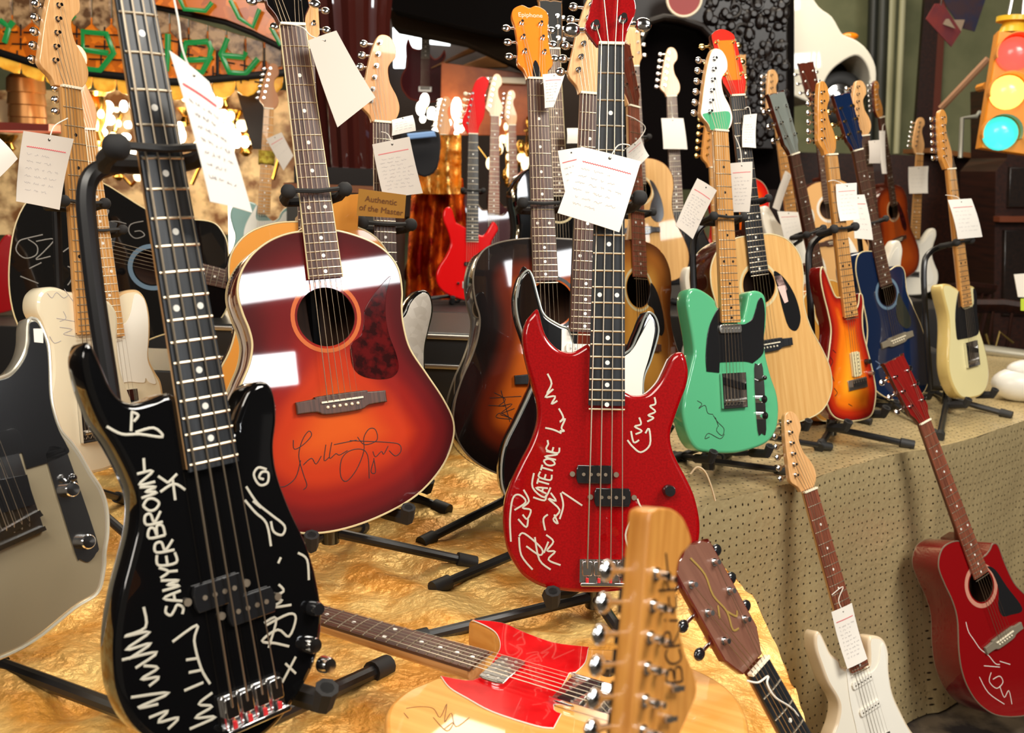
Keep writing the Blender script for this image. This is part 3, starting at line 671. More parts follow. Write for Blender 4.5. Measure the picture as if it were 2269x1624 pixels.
o = slab('price_tag', [(2247, 608), (2300, 604), (2300, 660), (2256, 658)], Plane(4.2), .003, card); tag(o, 'small white paper at the right edge with a green sticker below', 'tag')
# traffic light
PT = Plane(4.4, yaw=-18, x0=PX(2225, 200, 4.45).x)
t = thing('traffic_light', 'yellow traffic light with red, amber and green lamps lit', 'traffic light', mat=PT.mat(PT.loc(2215, 340)[1], 0))
yl = M('traffic_yellow', D((222, 140, 34)), .45)
TLP = [(2212, 68), (2330, 80), (2290, 345), (2170, 328)]
put(slab('housing', TLP, PT, .16, [yl, yl], bev=.012), t)
for (x, y, nm, c, e, core) in ((2248, 120, 'red_lamp', (255, 40, 60), 1.3, (1, .10, .06)), (2232, 205, 'amber_lamp', (255, 190, 40), 2.0, (1, .62, .12)), (2216, 296, 'green_lamp', (60, 220, 210), 1.0, (.5, 1, .95))):
    cx, cy = PT.loc(x, y); q = MB(); q.lathe((cx, cy, 0), (0, 0, 1), [(.072, 0), (.066, .018), (.046, .032), (.018, .038), (0, .039)], 24)
    o = q.build(nm, M(nm, D(c), .2, emit=e, ecol=core if nm != 'green_lamp' else D((70, 225, 215)))); o.matrix_world = PT.mat(0, 0); put(o, t)
    q = MB(); q.lathe((cx, cy, .030), (0, 0, 1), [(.044, 0), (.036, .010), (.02, .016), (0, .018)], 20); co = {'red_lamp': (1, .45, .05), 'amber_lamp': (1, .88, .55), 'green_lamp': (.75, 1, .98)}[nm]
    o2 = q.build('lit_core', M(nm + '_core', co, .3, emit={'red_lamp': 2.6, 'amber_lamp': 4, 'green_lamp': 1.4}[nm], ecol=co)); put(o2, o)
    v = MB(); n = 18
    for k in range(n):
        a0, a1 = math.pi * (k / n) * 1.2 - .3, math.pi * ((k + 1) / n) * 1.2 - .3
        v.add([(cx + .082 * math.cos(a), cy + .082 * math.sin(a), zz) for a in (a0, a1) for zz in (0, .10)] + [(cx + .077 * math.cos(a), cy + .077 * math.sin(a), zz) for a in (a0, a1) for zz in (0, .10)], [(0, 1, 3, 2), (4, 6, 7, 5), (1, 5, 7, 3)])
    o = v.build('visor', yl); o.matrix_world = PT.mat(0, 0); put(o, t)
q = MB(); a = PT.w(*PT.loc(2250, 68), -.06); q.cyl(a, (0, 0, 1), .06, .045, 18, r2=.045); q.cyl(a + Vector((0, 0, .045)), (0, 0, 1), .075, .02, 18); put(q.build('top_cap', M('cap_yellow', D((236, 190, 50)), .3)), t)
q = MB(); q.tube([a + Vector((-.03, 0, .06)), a + Vector((.0, 0, .45))], .008, 6); q.tube([a + Vector((.03, 0, .06)), a + Vector((.01, 0, .45))], .008, 6); put(q.build('hanging_chain', satin), t)
q = MB(); q.tube([PX(2190, 130, 5.0), PX(2085, 240, 5.2)], .018, 8); tag(q.build('wooden_pole', M('pole_wood', D((150, 110, 80)), .6)), 'thin brown pole slanting down from behind the traffic light', 'pole')
q = MB(); q.tube([PX(2170, 195, 4.9), PX(2188, 190, 4.6)], .02, 8); tag(q.build('bracket', yl), 'short yellow bracket on the side of the traffic light', 'bracket')
t = thing('wire_sign_frame', 'bent pale metal frame sign behind the maple headstocks', 'sign', loc=tuple(PX(2190, 290, 5)))
q = MB(); q.tube([PX(x, y, 5) for x, y in ((2128, 350), (2132, 262), (2164, 258), (2168, 250), (2206, 254), (2212, 265), (2258, 275), (2250, 316), (2190, 308))], .012, 8); put(q.build('frame', M('pale_metal', D((180, 180, 168)), .3, .7)), t)
put(slab('sign_panel', [(2180, 268), (2250, 278), (2244, 310), (2182, 302)], Plane(5.05), .01, M('sign_grey', D((96, 108, 100)), .4)), t)
# pennants
for k, (poly, c1, lab) in enumerate(((((2072, 8), (2090, 8), (2130, 70), (2108, 104), (2052, 42)), (118, 40, 38), 'red pennant cloth hanging from the dark ceiling'), (((2084, -20), (2190, -20), (2160, 70), (2130, 62), (2098, 14)), (30, 34, 62), 'dark blue pennant cloth behind the red one'))):
    o = slab('pennant', poly, Plane(5.6 + k * .2, yaw=10), .006, M('pennant_%d' % k, D(c1), .8, tex='noise', col2=D((c1[0] // 2 + 40, 36, 44)), tscale=9)); tag(o, lab, 'pennant')
    q = slab('emblem', [(x * .35 + 2110 * .65, y * .35 + (78 if k else 60) * .65) for x, y in (poly[:3] + (poly[-1],))], Plane(5.59 + k * .2, yaw=10), .003, M('emblem_%d' % k, D((150, 130, 110)), .8)); put(q, o)
# white car
PC = Plane(6.0)
t = thing('car', 'white rounded vintage car front hung high by the green wall', 'car', mat=PC.mat(PC.loc(1800, 227)[1], 0))
wc = M('car_white', D((238, 234, 218)), .25, 0, .8)
put(slab('body', [(1752, -60), (1748, 40), (1744, 98), (1737, 203), (1737, 203), (1794, 227), (1812, 221), (1825, 187), (1840, 160), (1862, 140), (1894, 123), (1913, 133), (1926, 158), (1931, 192), (1934, 206), (1941, 192), (1941, 148), (1923, 111), (1898, 89), (1874, 79), (1864, 71), (1844, 37), (1815, 15), (1795, -20), (1785, -60)], PC, .9, wc, bev=.010, smooth=3), t)
cx, cy = PC.loc(1880, 212); q = MB()
prof = [(.075, -.10), (.13, -.11), (.155, -.08), (.16, -.03), (.15, .005), (.12, .018), (.085, .012), (.08, -.02)]
prof = [(r * 1.0, h) for r, h in prof]; n = 32
q.loft([[(cx + r * math.cos(a), cy + r * math.sin(a), h - .16) for a in (i * 2 * math.pi / n for i in range(n))] for r, h in prof], closed=True)
o = q.build('tyre', M('tyre', D((30, 30, 30)), .5)); o.matrix_world = PC.mat(0, 0); put(o, t)
q = MB(); q.lathe((cx, cy, -.20), (0, 0, 1), [(.085, 0), (.08, .03), (.05, .035), (.045, .05), (.0, .06)], 26); o = q.build('hubcap', chrome); o.matrix_world = PC.mat(0, 0); put(o, t)
put(slab('wheel_well', [(1815, 228), (1828, 187), (1862, 142), (1894, 125), (1913, 136), (1926, 160), (1931, 215)], Plane(6.35), .3, M('well_black', (.01, .01, .01), .9)), t)
q = MB(); cx, cy = PC.loc(1884, 80, -.1); q.sphere((cx, cy, -.10), .035, 10, 0, (1.4, .6, .8)); o = q.build('indicator_lamp', M('orange_lens', D((230, 130, 20)), .2, coat=1)); o.matrix_world = PC.mat(0, 0); put(o, t)
# dark carved arch cabinet
PA = Plane(5.6)
t = thing('carved_arch', 'black carved wooden arch panel left of the white car', 'carved panel', mat=PA.mat(PA.loc(1560, 380)[1], 0))
arch = [(1745, -40), (1745, 330), (1650, 330), (1632, 300), (1625, 200), (1615, 150), (1590, 95), (1555, 60), (1510, 45), (1470, 40), (1430, 52), (1395, 80), (1372, 130), (1360, 200), (1300, 200), (1290, -40)]
blk = M('carved_black', D((24, 17, 15)), .34, 0, 0, spec=.35)
put(slab('arch_frame', arch, PA, .2, blk, bev=.01), t)
put(slab('back_panel', [(1290, -40), (1760, -40), (1760, 420), (1290, 420)], Plane(5.85), .05, M('near_black', D((12, 8, 8)), .9, spec=.08)), t)
q = MB(); q.tube([PA.w(*PA.loc(x, y), .01) for x, y in arch[3:14]], .022, 10); put(q.build('arch_moulding', blk), t)
q = MB(); rnd = random.Random(3)
for _ in range(330):
    x, y = rnd.uniform(1555, 1742), rnd.uniform(-30, 320)
    if x < 1640 and (x - 1500) ** 2 / 130 ** 2 + (y - 190) ** 2 / 165 ** 2 < 1: continue
    if y > 320 or (x < 1625 and y > 150): continue
    a, b_ = PA.loc(x, y); q.sphere((a, b_, 0), rnd.uniform(.012, .032), 6, 0, (1, rnd.uniform(.5, 1.6), rnd.uniform(.6, 1.4)))
for k in range(14):
    a, b_ = PA.loc(rnd.uniform(1600, 1735), rnd.uniform(0, 240)); th = rnd.uniform(0, 6.28); R = rnd.uniform(.03, .06)
    q.tube([(a + R * (1 - i / 16) * math.cos(th + i * .45), b_ + R * (1 - i / 16) * math.sin(th + i * .45), .01) for i in range(13)], [.012 - .0006 * i for i in range(13)], 6)
o = q.build('leaf_carving', blk); o.matrix_world = PA.mat(0, 0); put(o, t)
q = MB(); q.tube([PX(x, y, 5.56) for x, y in ((1395, 118), (1420, 95), (1437, 62), (1448, 35), (1455, 10), (1458, -60))], .010, 8); tag(q.build('cable', M('grey_cable', D((120, 118, 112)), .4)), 'grey cable hanging in front of the black arch', 'cable')
t = thing('red_round_sign', 'red round sign with pale rim hanging at the top', 'sign', loc=tuple(PX(1515, 5, 5.1)))
q = MB(); c = PX(1515, -2, 5.1); q.cyl(c, (0, -1, 0), .085, .02, 30); put(q.build('disc', M('sign_red', D((150, 46, 44)), .5)), t)
q = MB(); q.tube([c + Vector((.088 * math.cos(a), -.02, .088 * math.sin(a))) for a in [i * math.pi / 14 for i in range(29)]], .007, 6); put(q.build('rim', cream_pl), t)
# overhead dark beam, bright far window, slanting boards
o = slab('trim_3', [(840, -60), (1520, -60), (1520, 30), (1290, 30), (1150, 78), (1100, 75), (960, 42), (870, 22)], Plane(5.9), .5, M('beam_black', D((9, 7, 7)), .9, spec=.05)); struct(o)
o = slab('trim_4', [(860, 20), (960, 40), (1140, 78), (1300, 95), (1300, 150), (1180, 160), (1030, 92), (870, 60)], Plane(6.1), .3, M('beam_brown', D((34, 26, 18)), .9, spec=.05)); struct(o)
wm = M('window_glow', (.9, .97, 1), .5, emit=3.2)
t = MB(); o = slab('window_1', [(870, 44), (946, 50), (942, 112), (900, 100), (895, 150), (872, 150)], Plane(7.6), .05, wm); struct(o)
o = slab('window_2', [(951, 60), (997, 62), (996, 100), (951, 96)], Plane(7.6), .05, wm); struct(o)
o = slab('window_3', [(1070, 72), (1095, 84), (1094, 96), (1068, 88)], Plane(7.6), .05, wm); struct(o)
o = slab('wall_far', [(640, -60), (1500, -60), (1500, 480), (640, 480)], Plane(7.8), .1, M('far_dark', D((44, 30, 22)), .7)); struct(o)
ob = M('orange_board', D((176, 92, 40)), .35, 0, .4, tex='noise', col2=D((138, 66, 28)), tscale=6); tb = M('tan_board', D((150, 104, 58)), .45, tex='noise', col2=D((120, 78, 42)), tscale=5)
for poly, Y, m_, lab in ((((978, 138), (1180, 165), (1180, 300), (975, 300)), 6.3, ob, 'broad orange varnished board behind the red headstock'), (((955, 150), (1075, 88), (1100, 95), (985, 140)), 6.5, tb, 'tan board slanting up beside the maroon guitar body'), (((1010, 150), (1140, 100), (1190, 120), (1120, 150)), 6.6, tb, 'tan board slanting above the orange board'), (((1075, 170), (1165, 172), (1165, 186), (1080, 182)), 6.25, M('pale_trim', D((220, 206, 180)), .3), 'pale trim strip fixed on the orange board')):
    tag(slab('wooden_board', poly, Plane(Y), .05, m_, bev=.004), lab, 'board')
# carved dark column
t = thing('wooden_column', 'thick dark mahogany column with fluted shaft left of the far window', 'column', loc=tuple(PX(785, 372, 4.3)))
c = PX(785, 372, 4.35); R = .165; q = MB(); n = 72
prof = lambda h, k: [(c.x + (R * k * (1 + .045 * math.cos(a * 18))) * math.cos(a) + h * -.05, c.y + (R * k * (1 + .045 * math.cos(a * 18))) * math.sin(a), c.z + h) for a in (i * 2 * math.pi / n for i in range(n))]
q.loft([prof(h, k) for h, k in ((0, .86), (.2, .9), (.45, .98), (.62, 1.04), (.72, 1.12), (1.4, 1.12))]); put(q.build('shaft', M('mahogany_lacquer', D((60, 22, 18)), .2, 0, .8)), t)
q = MB(); q.box(c.x - .22, c.x + .2, c.y - .2, c.y + .2, c.z - .07, c.z); put(q.build('plinth', blk), t)
q = MB(); q.box(c.x - .24, c.x + .2, c.y - .25, c.y + .25, 0, c.z - .07); put(q.build('pedestal', M('pedestal_grey', D((52, 48, 42)), .5)), t)
q = MB(); q.box(c.x - .25, c.x + .21, c.y - .26, c.y + .2, c.z - .1, c.z - .07); put(q.build('ledge', M('ledge_brown', D((120, 70, 38)), .4)), t)
# stained-glass shade
amb = M('amber_glass', D((150, 66, 12)), .2, emit=.38, tex='voronoi', col2=D((226, 120, 26)), tscale=22, ecol=D((210, 110, 20)))
amb2 = M('yellow_glass', D((208, 140, 40)), .2, emit=.65, tex='noise', col2=D((230, 170, 60)), tscale=14)
brg = M('brown_glass', D((90, 60, 36)), .25, emit=.25, tex='noise', col2=D((176, 140, 100)), tscale=22)
grg = M('green_glass', D((30, 128, 60)), .2, emit=.35); lead = M('lead_came', D((22, 18, 14)), .4, .5)
t = thing('stained_glass_shade', 'huge amber and green stained glass lampshade with scalloped rim', 'lampshade', loc=tuple(PX(300, 190, 4.8)))
fac = [(-120, 150, 14, 4.75), (150, 470, 0, 4.8), (470, 640, -22, 4.8)]
rim = lambda x: 108 + .42 * (x + 40) * (x < 110) + (63 + (x - 110) * .12 if 110 <= x < 380 else 0) - (0 if x < 380 else 0) + ((95 - (x - 380) * .07) - 0 if x >= 380 else 0) - (0)
def rimy(x): return 100 + (x + 40) * .32 if x < 110 else (148 + (x - 110) * .11 if x < 390 else 179 - (x - 390) * .09)
def topy(x): return 45 + (x - 0) * .03 if x < 330 else 55 + (x - 330) * .2
PL = Plane(4.8)
q = MB()
for x0, x1, nm in ((-60, 150, 0), (150, 330, 0), (330, 480, 0), (480, 625, 0)):
    put(slab('glass_panel', [(x0, topy(x0) - 12), (x1, topy(x1) - 12), (x1, rimy(x1)), (x0, rimy(x0))], PL, .012, amb), t)
for i in range(13):
    x0 = -60 + i * 53; x1 = x0 + 50; put(slab('scallop', [(x0, rimy(x0) + 8), (x0, rimy(x0) + 8), (x1, rimy(x1) + 8), (x1, rimy(x1) + 8), (x1 - 3, rimy(x1) + 36), (x0 + 25, rimy(x0) + 46), (x0 + 3, rimy(x0) + 36)], PL, .02, amb2, bev=.006, smooth=2), t)
for i in range(9):
    x0 = -60 + i * 44; x1 = x0 + 40; put(slab('brown_pane', [(x0, -40), (x1, -40), (x1, topy(x1) + 2), (x0 + 20, topy(x0) + 20), (x0, topy(x0) + 2)], PL, .02, brg, bev=.005, z=.006), t)
for i in range(7):
    x0 = 335 + i * 42; x1 = x0 + 38; y0 = 18 + (x0 - 335) * .3; y1 = 18 + (x1 - 335) * .3; put(slab('brown_pane', [(x0, y0), (x1, y1), (x1, y1 + 42), (x0 + 18, y0 + 58), (x0, y0 + 40)], PL, .02, brg, bev=.005, z=.02), t)
def strips(name, m_, lines, r, z, flat=.5):
    q = MB()
    for l in lines:
        q.tube([PL.w(*PL.loc(x, y, z), z) for x, y in l], r, 6, 0, flat, up=(0, -1, 0))
    return put(q.build(name, m_), t)
strips('leading', lead, [[(x, rimy(x) + 4) for x in range(-60, 641, 20)]], .02, .012)
strips('leading', lead, [[(330, 12), (400, 26), (500, 48), (560, 72), (625, 105)]], .018, .04)
strips('leading', lead, [[(x, topy(x)), (x, rimy(x))] for x in (140, 300, 398, 482, 585)], .008, .012)
strips('leading', lead, [[(x + dx, topy(x) + d), (x + dx + 34, topy(x + 34) + d)] for x in range(-40, 600, 46) for d, dx in ((25, 0), (52, 20), (80, 6))] + [[(x + 12 + d % 5 * 4, topy(x) + d), (x + 12 + d % 5 * 4, topy(x) + d + 26)] for x in range(-40, 600, 62) for d in (8, 38, 66)], .004, .008)
for ln in ([(148, 35), (148, 115), (182, 152), (222, 156), (252, 118), (236, 75), (183, 70), (184, 110), (240, 118)], [(165, 32), (150, 45)], [(372, 75), (372, 110), (368, 158)], [(462, 92), (412, 95), (405, 130), (420, 133), (462, 132), (468, 108), (462, 92)], [(412, 160), (448, 160), (468, 122)], [(505, 85), (490, 120), (508, 160), (545, 163), (572, 130)], [(490, 122), (540, 127), (545, 115)], [(0, 45), (20, 60), (10, 95)], [(20, 60), (30, 48)]): strips('green_glass_strip', grg, [ln], .015, .016, .5)
put(slab('glass_panel', [(335, -60), (640, -60), (628, 100), (560, 66), (500, 42), (400, 20), (335, 8)], Plane(4.7), .012, amb), t)
for ln in ([(395, -10), (408, 20), (455, 24), (470, 5)], [(510, 0), (530, 40), (560, 60), (575, 20)], [(600, 60), (622, 100)]): strips('green_glass_strip', grg, [ln], .011, .13, .4)
# brass and crystal light cluster under the shade
t = thing('crystal_chandelier', 'bright cluster of small crystal bulbs and brass cups under the stained glass shade', 'chandelier', loc=tuple(PX(250, 420, 5.2)))
bulb = M('lit_crystal', (1, .93, .78), .2, emit=5); bulb2 = M('dim_crystal', (1, .8, .5), .2, emit=2.0); brass = M('brass', D((206, 160, 80)), .22, 1)
rnd = random.Random(11); spots = [(rnd.uniform(195, 345), rnd.uniform(225, 400)) for _ in range(70)] + [(rnd.uniform(385, 560), rnd.uniform(210, 330)) for _ in range(44)] + [(rnd.uniform(-10, 45), rnd.uniform(280, 460)) for _ in range(20)] + [(rnd.uniform(560, 650), rnd.uniform(230, 340)) for _ in range(8)]
for i, (x, y) in enumerate(spots[:98]):
    p = PX(x, y, rnd.uniform(4.95, 5.4)); q = MB(); q.sphere(p, rnd.uniform(.013, .032), 8, 0, (1, 1, rnd.uniform(.8, 1.5))); put(q.build('bulb', bulb if rnd.random() < .5 else bulb2), t)
for i in range(26):
    x, y = spots[rnd.randrange(len(spots))]; p = PX(x + rnd.uniform(-15, 15), y + rnd.uniform(-10, 20), 5.35); q = MB(); q.lathe(p, (0, 0, 1), [(.012, -.05), (.035, -.03), (.02, 0), (.045, .03), (.05, .045)], 12); put(q.build('brass_cup', brass), t)
for i in range(9): q = MB(); a = PX(150 + i * 55, rnd.uniform(300, 420), 5.4); b_ = PX(220 + i * 50, rnd.uniform(230, 420), 5.4); q.tube([a, (a + b_) / 2 - Vector((0, 0, .08)), b_], .012, 6); put(q.build('brass_arm', brass), t)
q = MB(); p = PX(212, 290, 5.0); q.lathe(p, (0, 0, 1), [(.045, -.08), (.055, -.05), (.03, 0), (.05, .05), (.06, .12), (.05, .17), (.065, .19)], 18); o = q.build('brass_urn', brass); tag(o, 'small polished brass urn beside the maple headstock', 'urn')
q = MB(); p = PX(62, 275, 5.0); q.lathe(p, (0, 0, 1), [(.09, 0), (.088, .03), (.092, .035), (.086, .09), (.092, .095), (.085, .15), (.092, .155), (.088, .22), (.07, .24)], 24); o = q.build('brass_drum', M('old_brass', D((170, 118, 66)), .35, .7)); tag(o, 'ribbed old brass drum on the red shelf at the left', 'drum')
q = MB(); p = PX(5, 275, 5.0); q.box(p.x - .08, p.x + .07, p.y, p.y + .1, p.z, p.z + .12, b=.005); tag(q.build('cardboard_box', M('pale_box', D((190, 160, 120)), .7)), 'pale box beside the brass drum', 'box')
o = slab('shelf_board', [(-60, 268), (108, 275), (108, 290), (-60, 288)], Plane(4.8), .4, M('red_shelf', D((130, 50, 40)), .4)); tag(o, 'red brown shelf board under the brass drum', 'shelf')
o = slab('display_backboard', [(-400, 200), (700, 200), (700, 520), (-400, 520)], Plane(5.75), .05, M('back_glow', D((120, 80, 46)), .4, tex='noise', col2=D((236, 208, 160)), tscale=9)); tag(o, 'gold brown backboard with pale glow mottled in, behind the crystal lights', 'panel')  # pale mottle puts the glow of the blurred lights into the board's colour
q = MB(); p = PX(510, 300, 4.6); q.sphere(p, .05, 12, 0, (1, 1, .7)); q.cyl((p.x, p.y, .96), (0, 0, 1), .014, p.z - .96); tag(q.build('glass_lamp', M('lamp_globe', (1, .95, .85), .3, emit=3)), 'small round lit lamp behind the long white tag', 'lamp')
o = slab('wall_brace', [(525, 205), (590, 205), (590, 330), (560, 330)], Plane(4.9), .1, M('brace_dark', D((40, 30, 22)), .6)); tag(o, 'dark brown panel under the right end of the shade', 'panel')
# black flight case behind the sunburst guitars
t = thing('flight_case', 'black flight case with silver edges behind the large sunburst guitar', 'case', loc=(-.25, 2.75, TZ))
PCs = Plane(2.62)
a = PCs.w(*PCs.loc(440, 716)); b_ = PCs.w(*PCs.loc(1062, 716))
x0, x1, zt = a.x, b_.x, a.z
q = MB(); q.box(x0, x1, 2.62, 3.0, TZ + .012, zt, b=.01); put(q.build('body', M('case_black', (.012, .012, .012), .4)), t)
for z in (zt - .004, zt - .085): q = MB(); q.box(x0 - .004, x1 + .004, 2.612, 2.625, z - .012, z, b=.003); put(q.build('edge_strip', satin), t)
for x in (x0, x1): q = MB(); q.box(x - .008, x + .008, 2.61, 2.63, TZ + .012, zt, b=.003); put(q.build('corner_strip', satin), t)
# red-gold sequin drape with dark collar
t = thing('sequin_costume', 'red and gold sequin costume hanging behind the red guitar', 'costume', loc=tuple(PX(950, 700, 3.6)))
seq = M('sequins', D((150, 24, 12)), .25, .8, tex='noise', col2=D((230, 120, 30)), tscale=16, bump=.9, bscale=130); seqg = M('gold_sequins', D((230, 160, 50)), .2, .9, tex='noise', col2=D((250, 220, 150)), tscale=40, bump=.9, bscale=120)
def sheet(name, x0, x1, y0, y1, d, m, par, fx=9, amp=.05, wf=lambda t: 1):
    q = MB(); nx, ny = 50, 30; vs = []
    for j in range(ny + 1):
        for i in range(nx + 1):
            s, tt = i / nx, j / ny; xm = (x0 + x1) / 2; x = xm + (x0 + (x1 - x0) * s - xm) * wf(tt); y = y0 + (y1 - y0) * tt
            vs.append(PX(x, y, d - amp * math.sin(s * fx * 2 + math.sin(tt * 3)) - amp * .5 * NZ.noise(Vector((s * 9, tt * 6, 2)))))
    k = len(vs); vs += [v + Vector((0, .01, 0)) for v in vs]; fs = []
    for j in range(ny):
        for i in range(nx): a = j * (nx + 1) + i; fs += [(a, a + nx + 1, a + nx + 2, a + 1), (k + a, k + a + 1, k + a + nx + 2, k + a + nx + 1)]
    q.add(vs, fs); return put(q.build(name, m, angle=70), par)
sheet('skirt', 900, 1040, 395, 720, 4.72, seq, t, wf=lambda q: .8 + .3 * q)
sheet('shoulder', 900, 1022, 298, 430, 4.62, seqg, t, wf=lambda q: 1.0)
put(slab('collar', [(890, 296), (960, 288), (975, 310), (968, 372), (940, 392), (912, 372), (895, 330)], Plane(4.46), .04, M('velvet_black', (.01, .01, .012), .9), bev=.008, smooth=3), t)
put(slab('neck_band', [(902, 296), (962, 290), (966, 303), (905, 309)], Plane(4.40), .02, M('blue_band', D((130, 168, 220)), .3), bev=.006), t)

for i, (x, y, d, p) in enumerate(((250, 330, 4.9, 14), (470, 280, 4.9, 10), (40, 380, 4.9, 6))):
    l = bpy.data.lights.new('chandelier_light', 'POINT'); l.energy = p; l.color = (1, .8, .5); l.shadow_soft_size = .05; o = bpy.data.objects.new('chandelier_light', l); COL.objects.link(o); o.location = PX(x, y, d)
def to_mesh(o):
    me = bpy.data.meshes.new_from_object(o); n = bpy.data.objects.new(o.name, me); COL.objects.link(n); n.parent = o.parent; n.matrix_basis = o.matrix_basis.copy(); nm = o.name; bpy.data.objects.remove(o); n.name = nm; return n

t = thing('highlight_beads', 'scatter of glowing beads and brass bits added as gold highlights before the orange boards', 'highlight beads', loc=tuple(PX(1080, 330, 6.0)))  # glowing beads on a wire, added to stand in for bright gold highlights
rnd = random.Random(23); pl_ = []
for i in range(46):
    x, y = (rnd.uniform(1085, 1185), rnd.uniform(255, 430)) if i % 3 else (rnd.uniform(905, 1020), rnd.uniform(215, 300)); p = PX(x, y, rnd.uniform(5.9, 6.1)); q = MB(); q.sphere(p, rnd.uniform(.012, .034), 8, 0, (1, 1, rnd.uniform(.7, 2.2))); put(q.build('bulb', (bulb, bulb2, brass)[i % 3]), t); pl_.append(p)
pl_.sort(key=lambda p: p.x); q = MB(); q.tube(pl_, .003, 5); put(q.build('wire', brass), t)
def hang(o, x, y, Y, m=None):
    q = MB(); p = PX(x, y, Y); q.tube([p, Vector((p.x, p.y, 4.6))], .003, 5); w = q.build('hanging_wire', satin); w.parent = o; w.matrix_basis = o.matrix_basis.inverted(); return w
for o in list(COL.objects):
    if o.name.startswith('pennant'): hang(o, 2085, 12, 5.6)
    if o.name == 'wooden_board.002': hang(o, 1100, 118, 6.6)
    if o.name == 'red_round_sign': hang(o, 1515, -20, 5.1)
# ------------------------------------------------------------ guitars
K = lambda n, c, r=.2, coat=1.0, **k: M(n, D(c), r, 0, coat, **k)
blackg = K('black_gloss', (10, 10, 11), .12); redg = K('red_metal', (150, 4, 9), .3, tex='noise', col2=D((134, 3, 7)), tscale=300)
silverm = M('silver_paint', D((150, 138, 112)), .35, .35, .4); mintg = K('mint', (88, 176, 128), .25); creamg = K('cream_gloss', (226, 214, 160), .25)
creamw = K('aged_white', (232, 220, 190), .3); whiteg = K('white_gloss', (240, 234, 218), .25); nat = K('natural_spruce', (222, 176, 112), .3, .5, tex='grain', col2=D((206, 156, 92)), tscale=18)
amb_s = K('amber_spruce', (206, 146, 62), .3, .5, tex='grain', col2=D((186, 124, 46)), tscale=18); orange_s = K('orange_spruce', (216, 146, 64), .3, .5); reddk = K('dark_red_side', (92, 14, 14), .2); maroon = K('maroon_gloss', (128, 10, 14), .22)
maroond = K('maroon_dark', (60, 14, 18), .25); navy = K('navy_gloss', (16, 32, 62), .22); seafoam = K('seafoam', (140, 172, 166), .3); hotred = K('hot_red', (214, 16, 18), .22)
mahg = K('mahogany_side', (84, 34, 20), .25, tex='grain', col2=D((60, 22, 14)), tscale=14); ashn = K('natural_ash', (226, 166, 88), .28, .8, tex='grain', col2=D((214, 148, 70)), tscale=12)
bur1 = burst('burst_cherry', [(.0, D((70, 5, 7))), (.12, D((104, 10, 12))), (.28, D((142, 22, 10))), (.46, D((186, 50, 10))), (.8, D((208, 84, 18)))])
bur2 = burst('burst_tobacco', [(.0, D((16, 8, 6))), (.16, D((26, 11, 8))), (.34, D((104, 32, 8))), (.55, D((188, 88, 16))), (.9, D((206, 110, 26)))])
bur3 = burst('burst_flame', [(.0, D((140, 14, 8))), (.09, D((186, 44, 10))), (.22, D((234, 118, 14))), (.45, D((246, 160, 28)))])
bur4 = burst('burst_orange', [(.0, D((196, 10, 16))), (.14, D((226, 34, 14))), (.32, D((246, 98, 10))), (.8, D((250, 120, 20)))])
bur5 = burst('burst_brown', [(.0, D((110, 34, 8))), (.2, D((176, 66, 10))), (.5, D((204, 88, 20)))])
bur6 = burst('burst_amberside', [(.0, D((96, 52, 22))), (.2, D((160, 96, 36))), (.5, D((212, 150, 64)))])
silverink = M('silver_ink', D((206, 200, 182)), .4, .2); blackink = M('black_ink', D((30, 14, 12)), .5); greyink = M('grey_ink', D((120, 116, 110)), .4, .3); whiteink = M('white_ink', D((216, 206, 196)), .5); pencil = M('pencil', D((110, 70, 36)), .6)
goldinlay = M('gold_inlay', D((212, 176, 96)), .3, .6); redpl = K('red_pearl_plastic', (190, 10, 16), .15, .6, tex='noise', col2=D((208, 20, 24)), tscale=30); creampk = M('cream_pickup', D((228, 214, 168)), .35); knobk = blackpl; darkknob = M('dark_knob', D((70, 60, 50)), .25, .4)
smoke = M('worn_rosette', D((150, 110, 70)), .4); bluer = M('blue_grey_inlay', D((96, 120, 140)), .3); pearlm = M('pearloid', D((190, 182, 168)), .3, tex='voronoi', col2=D((214, 208, 196)), tscale=60)
fd = frdist
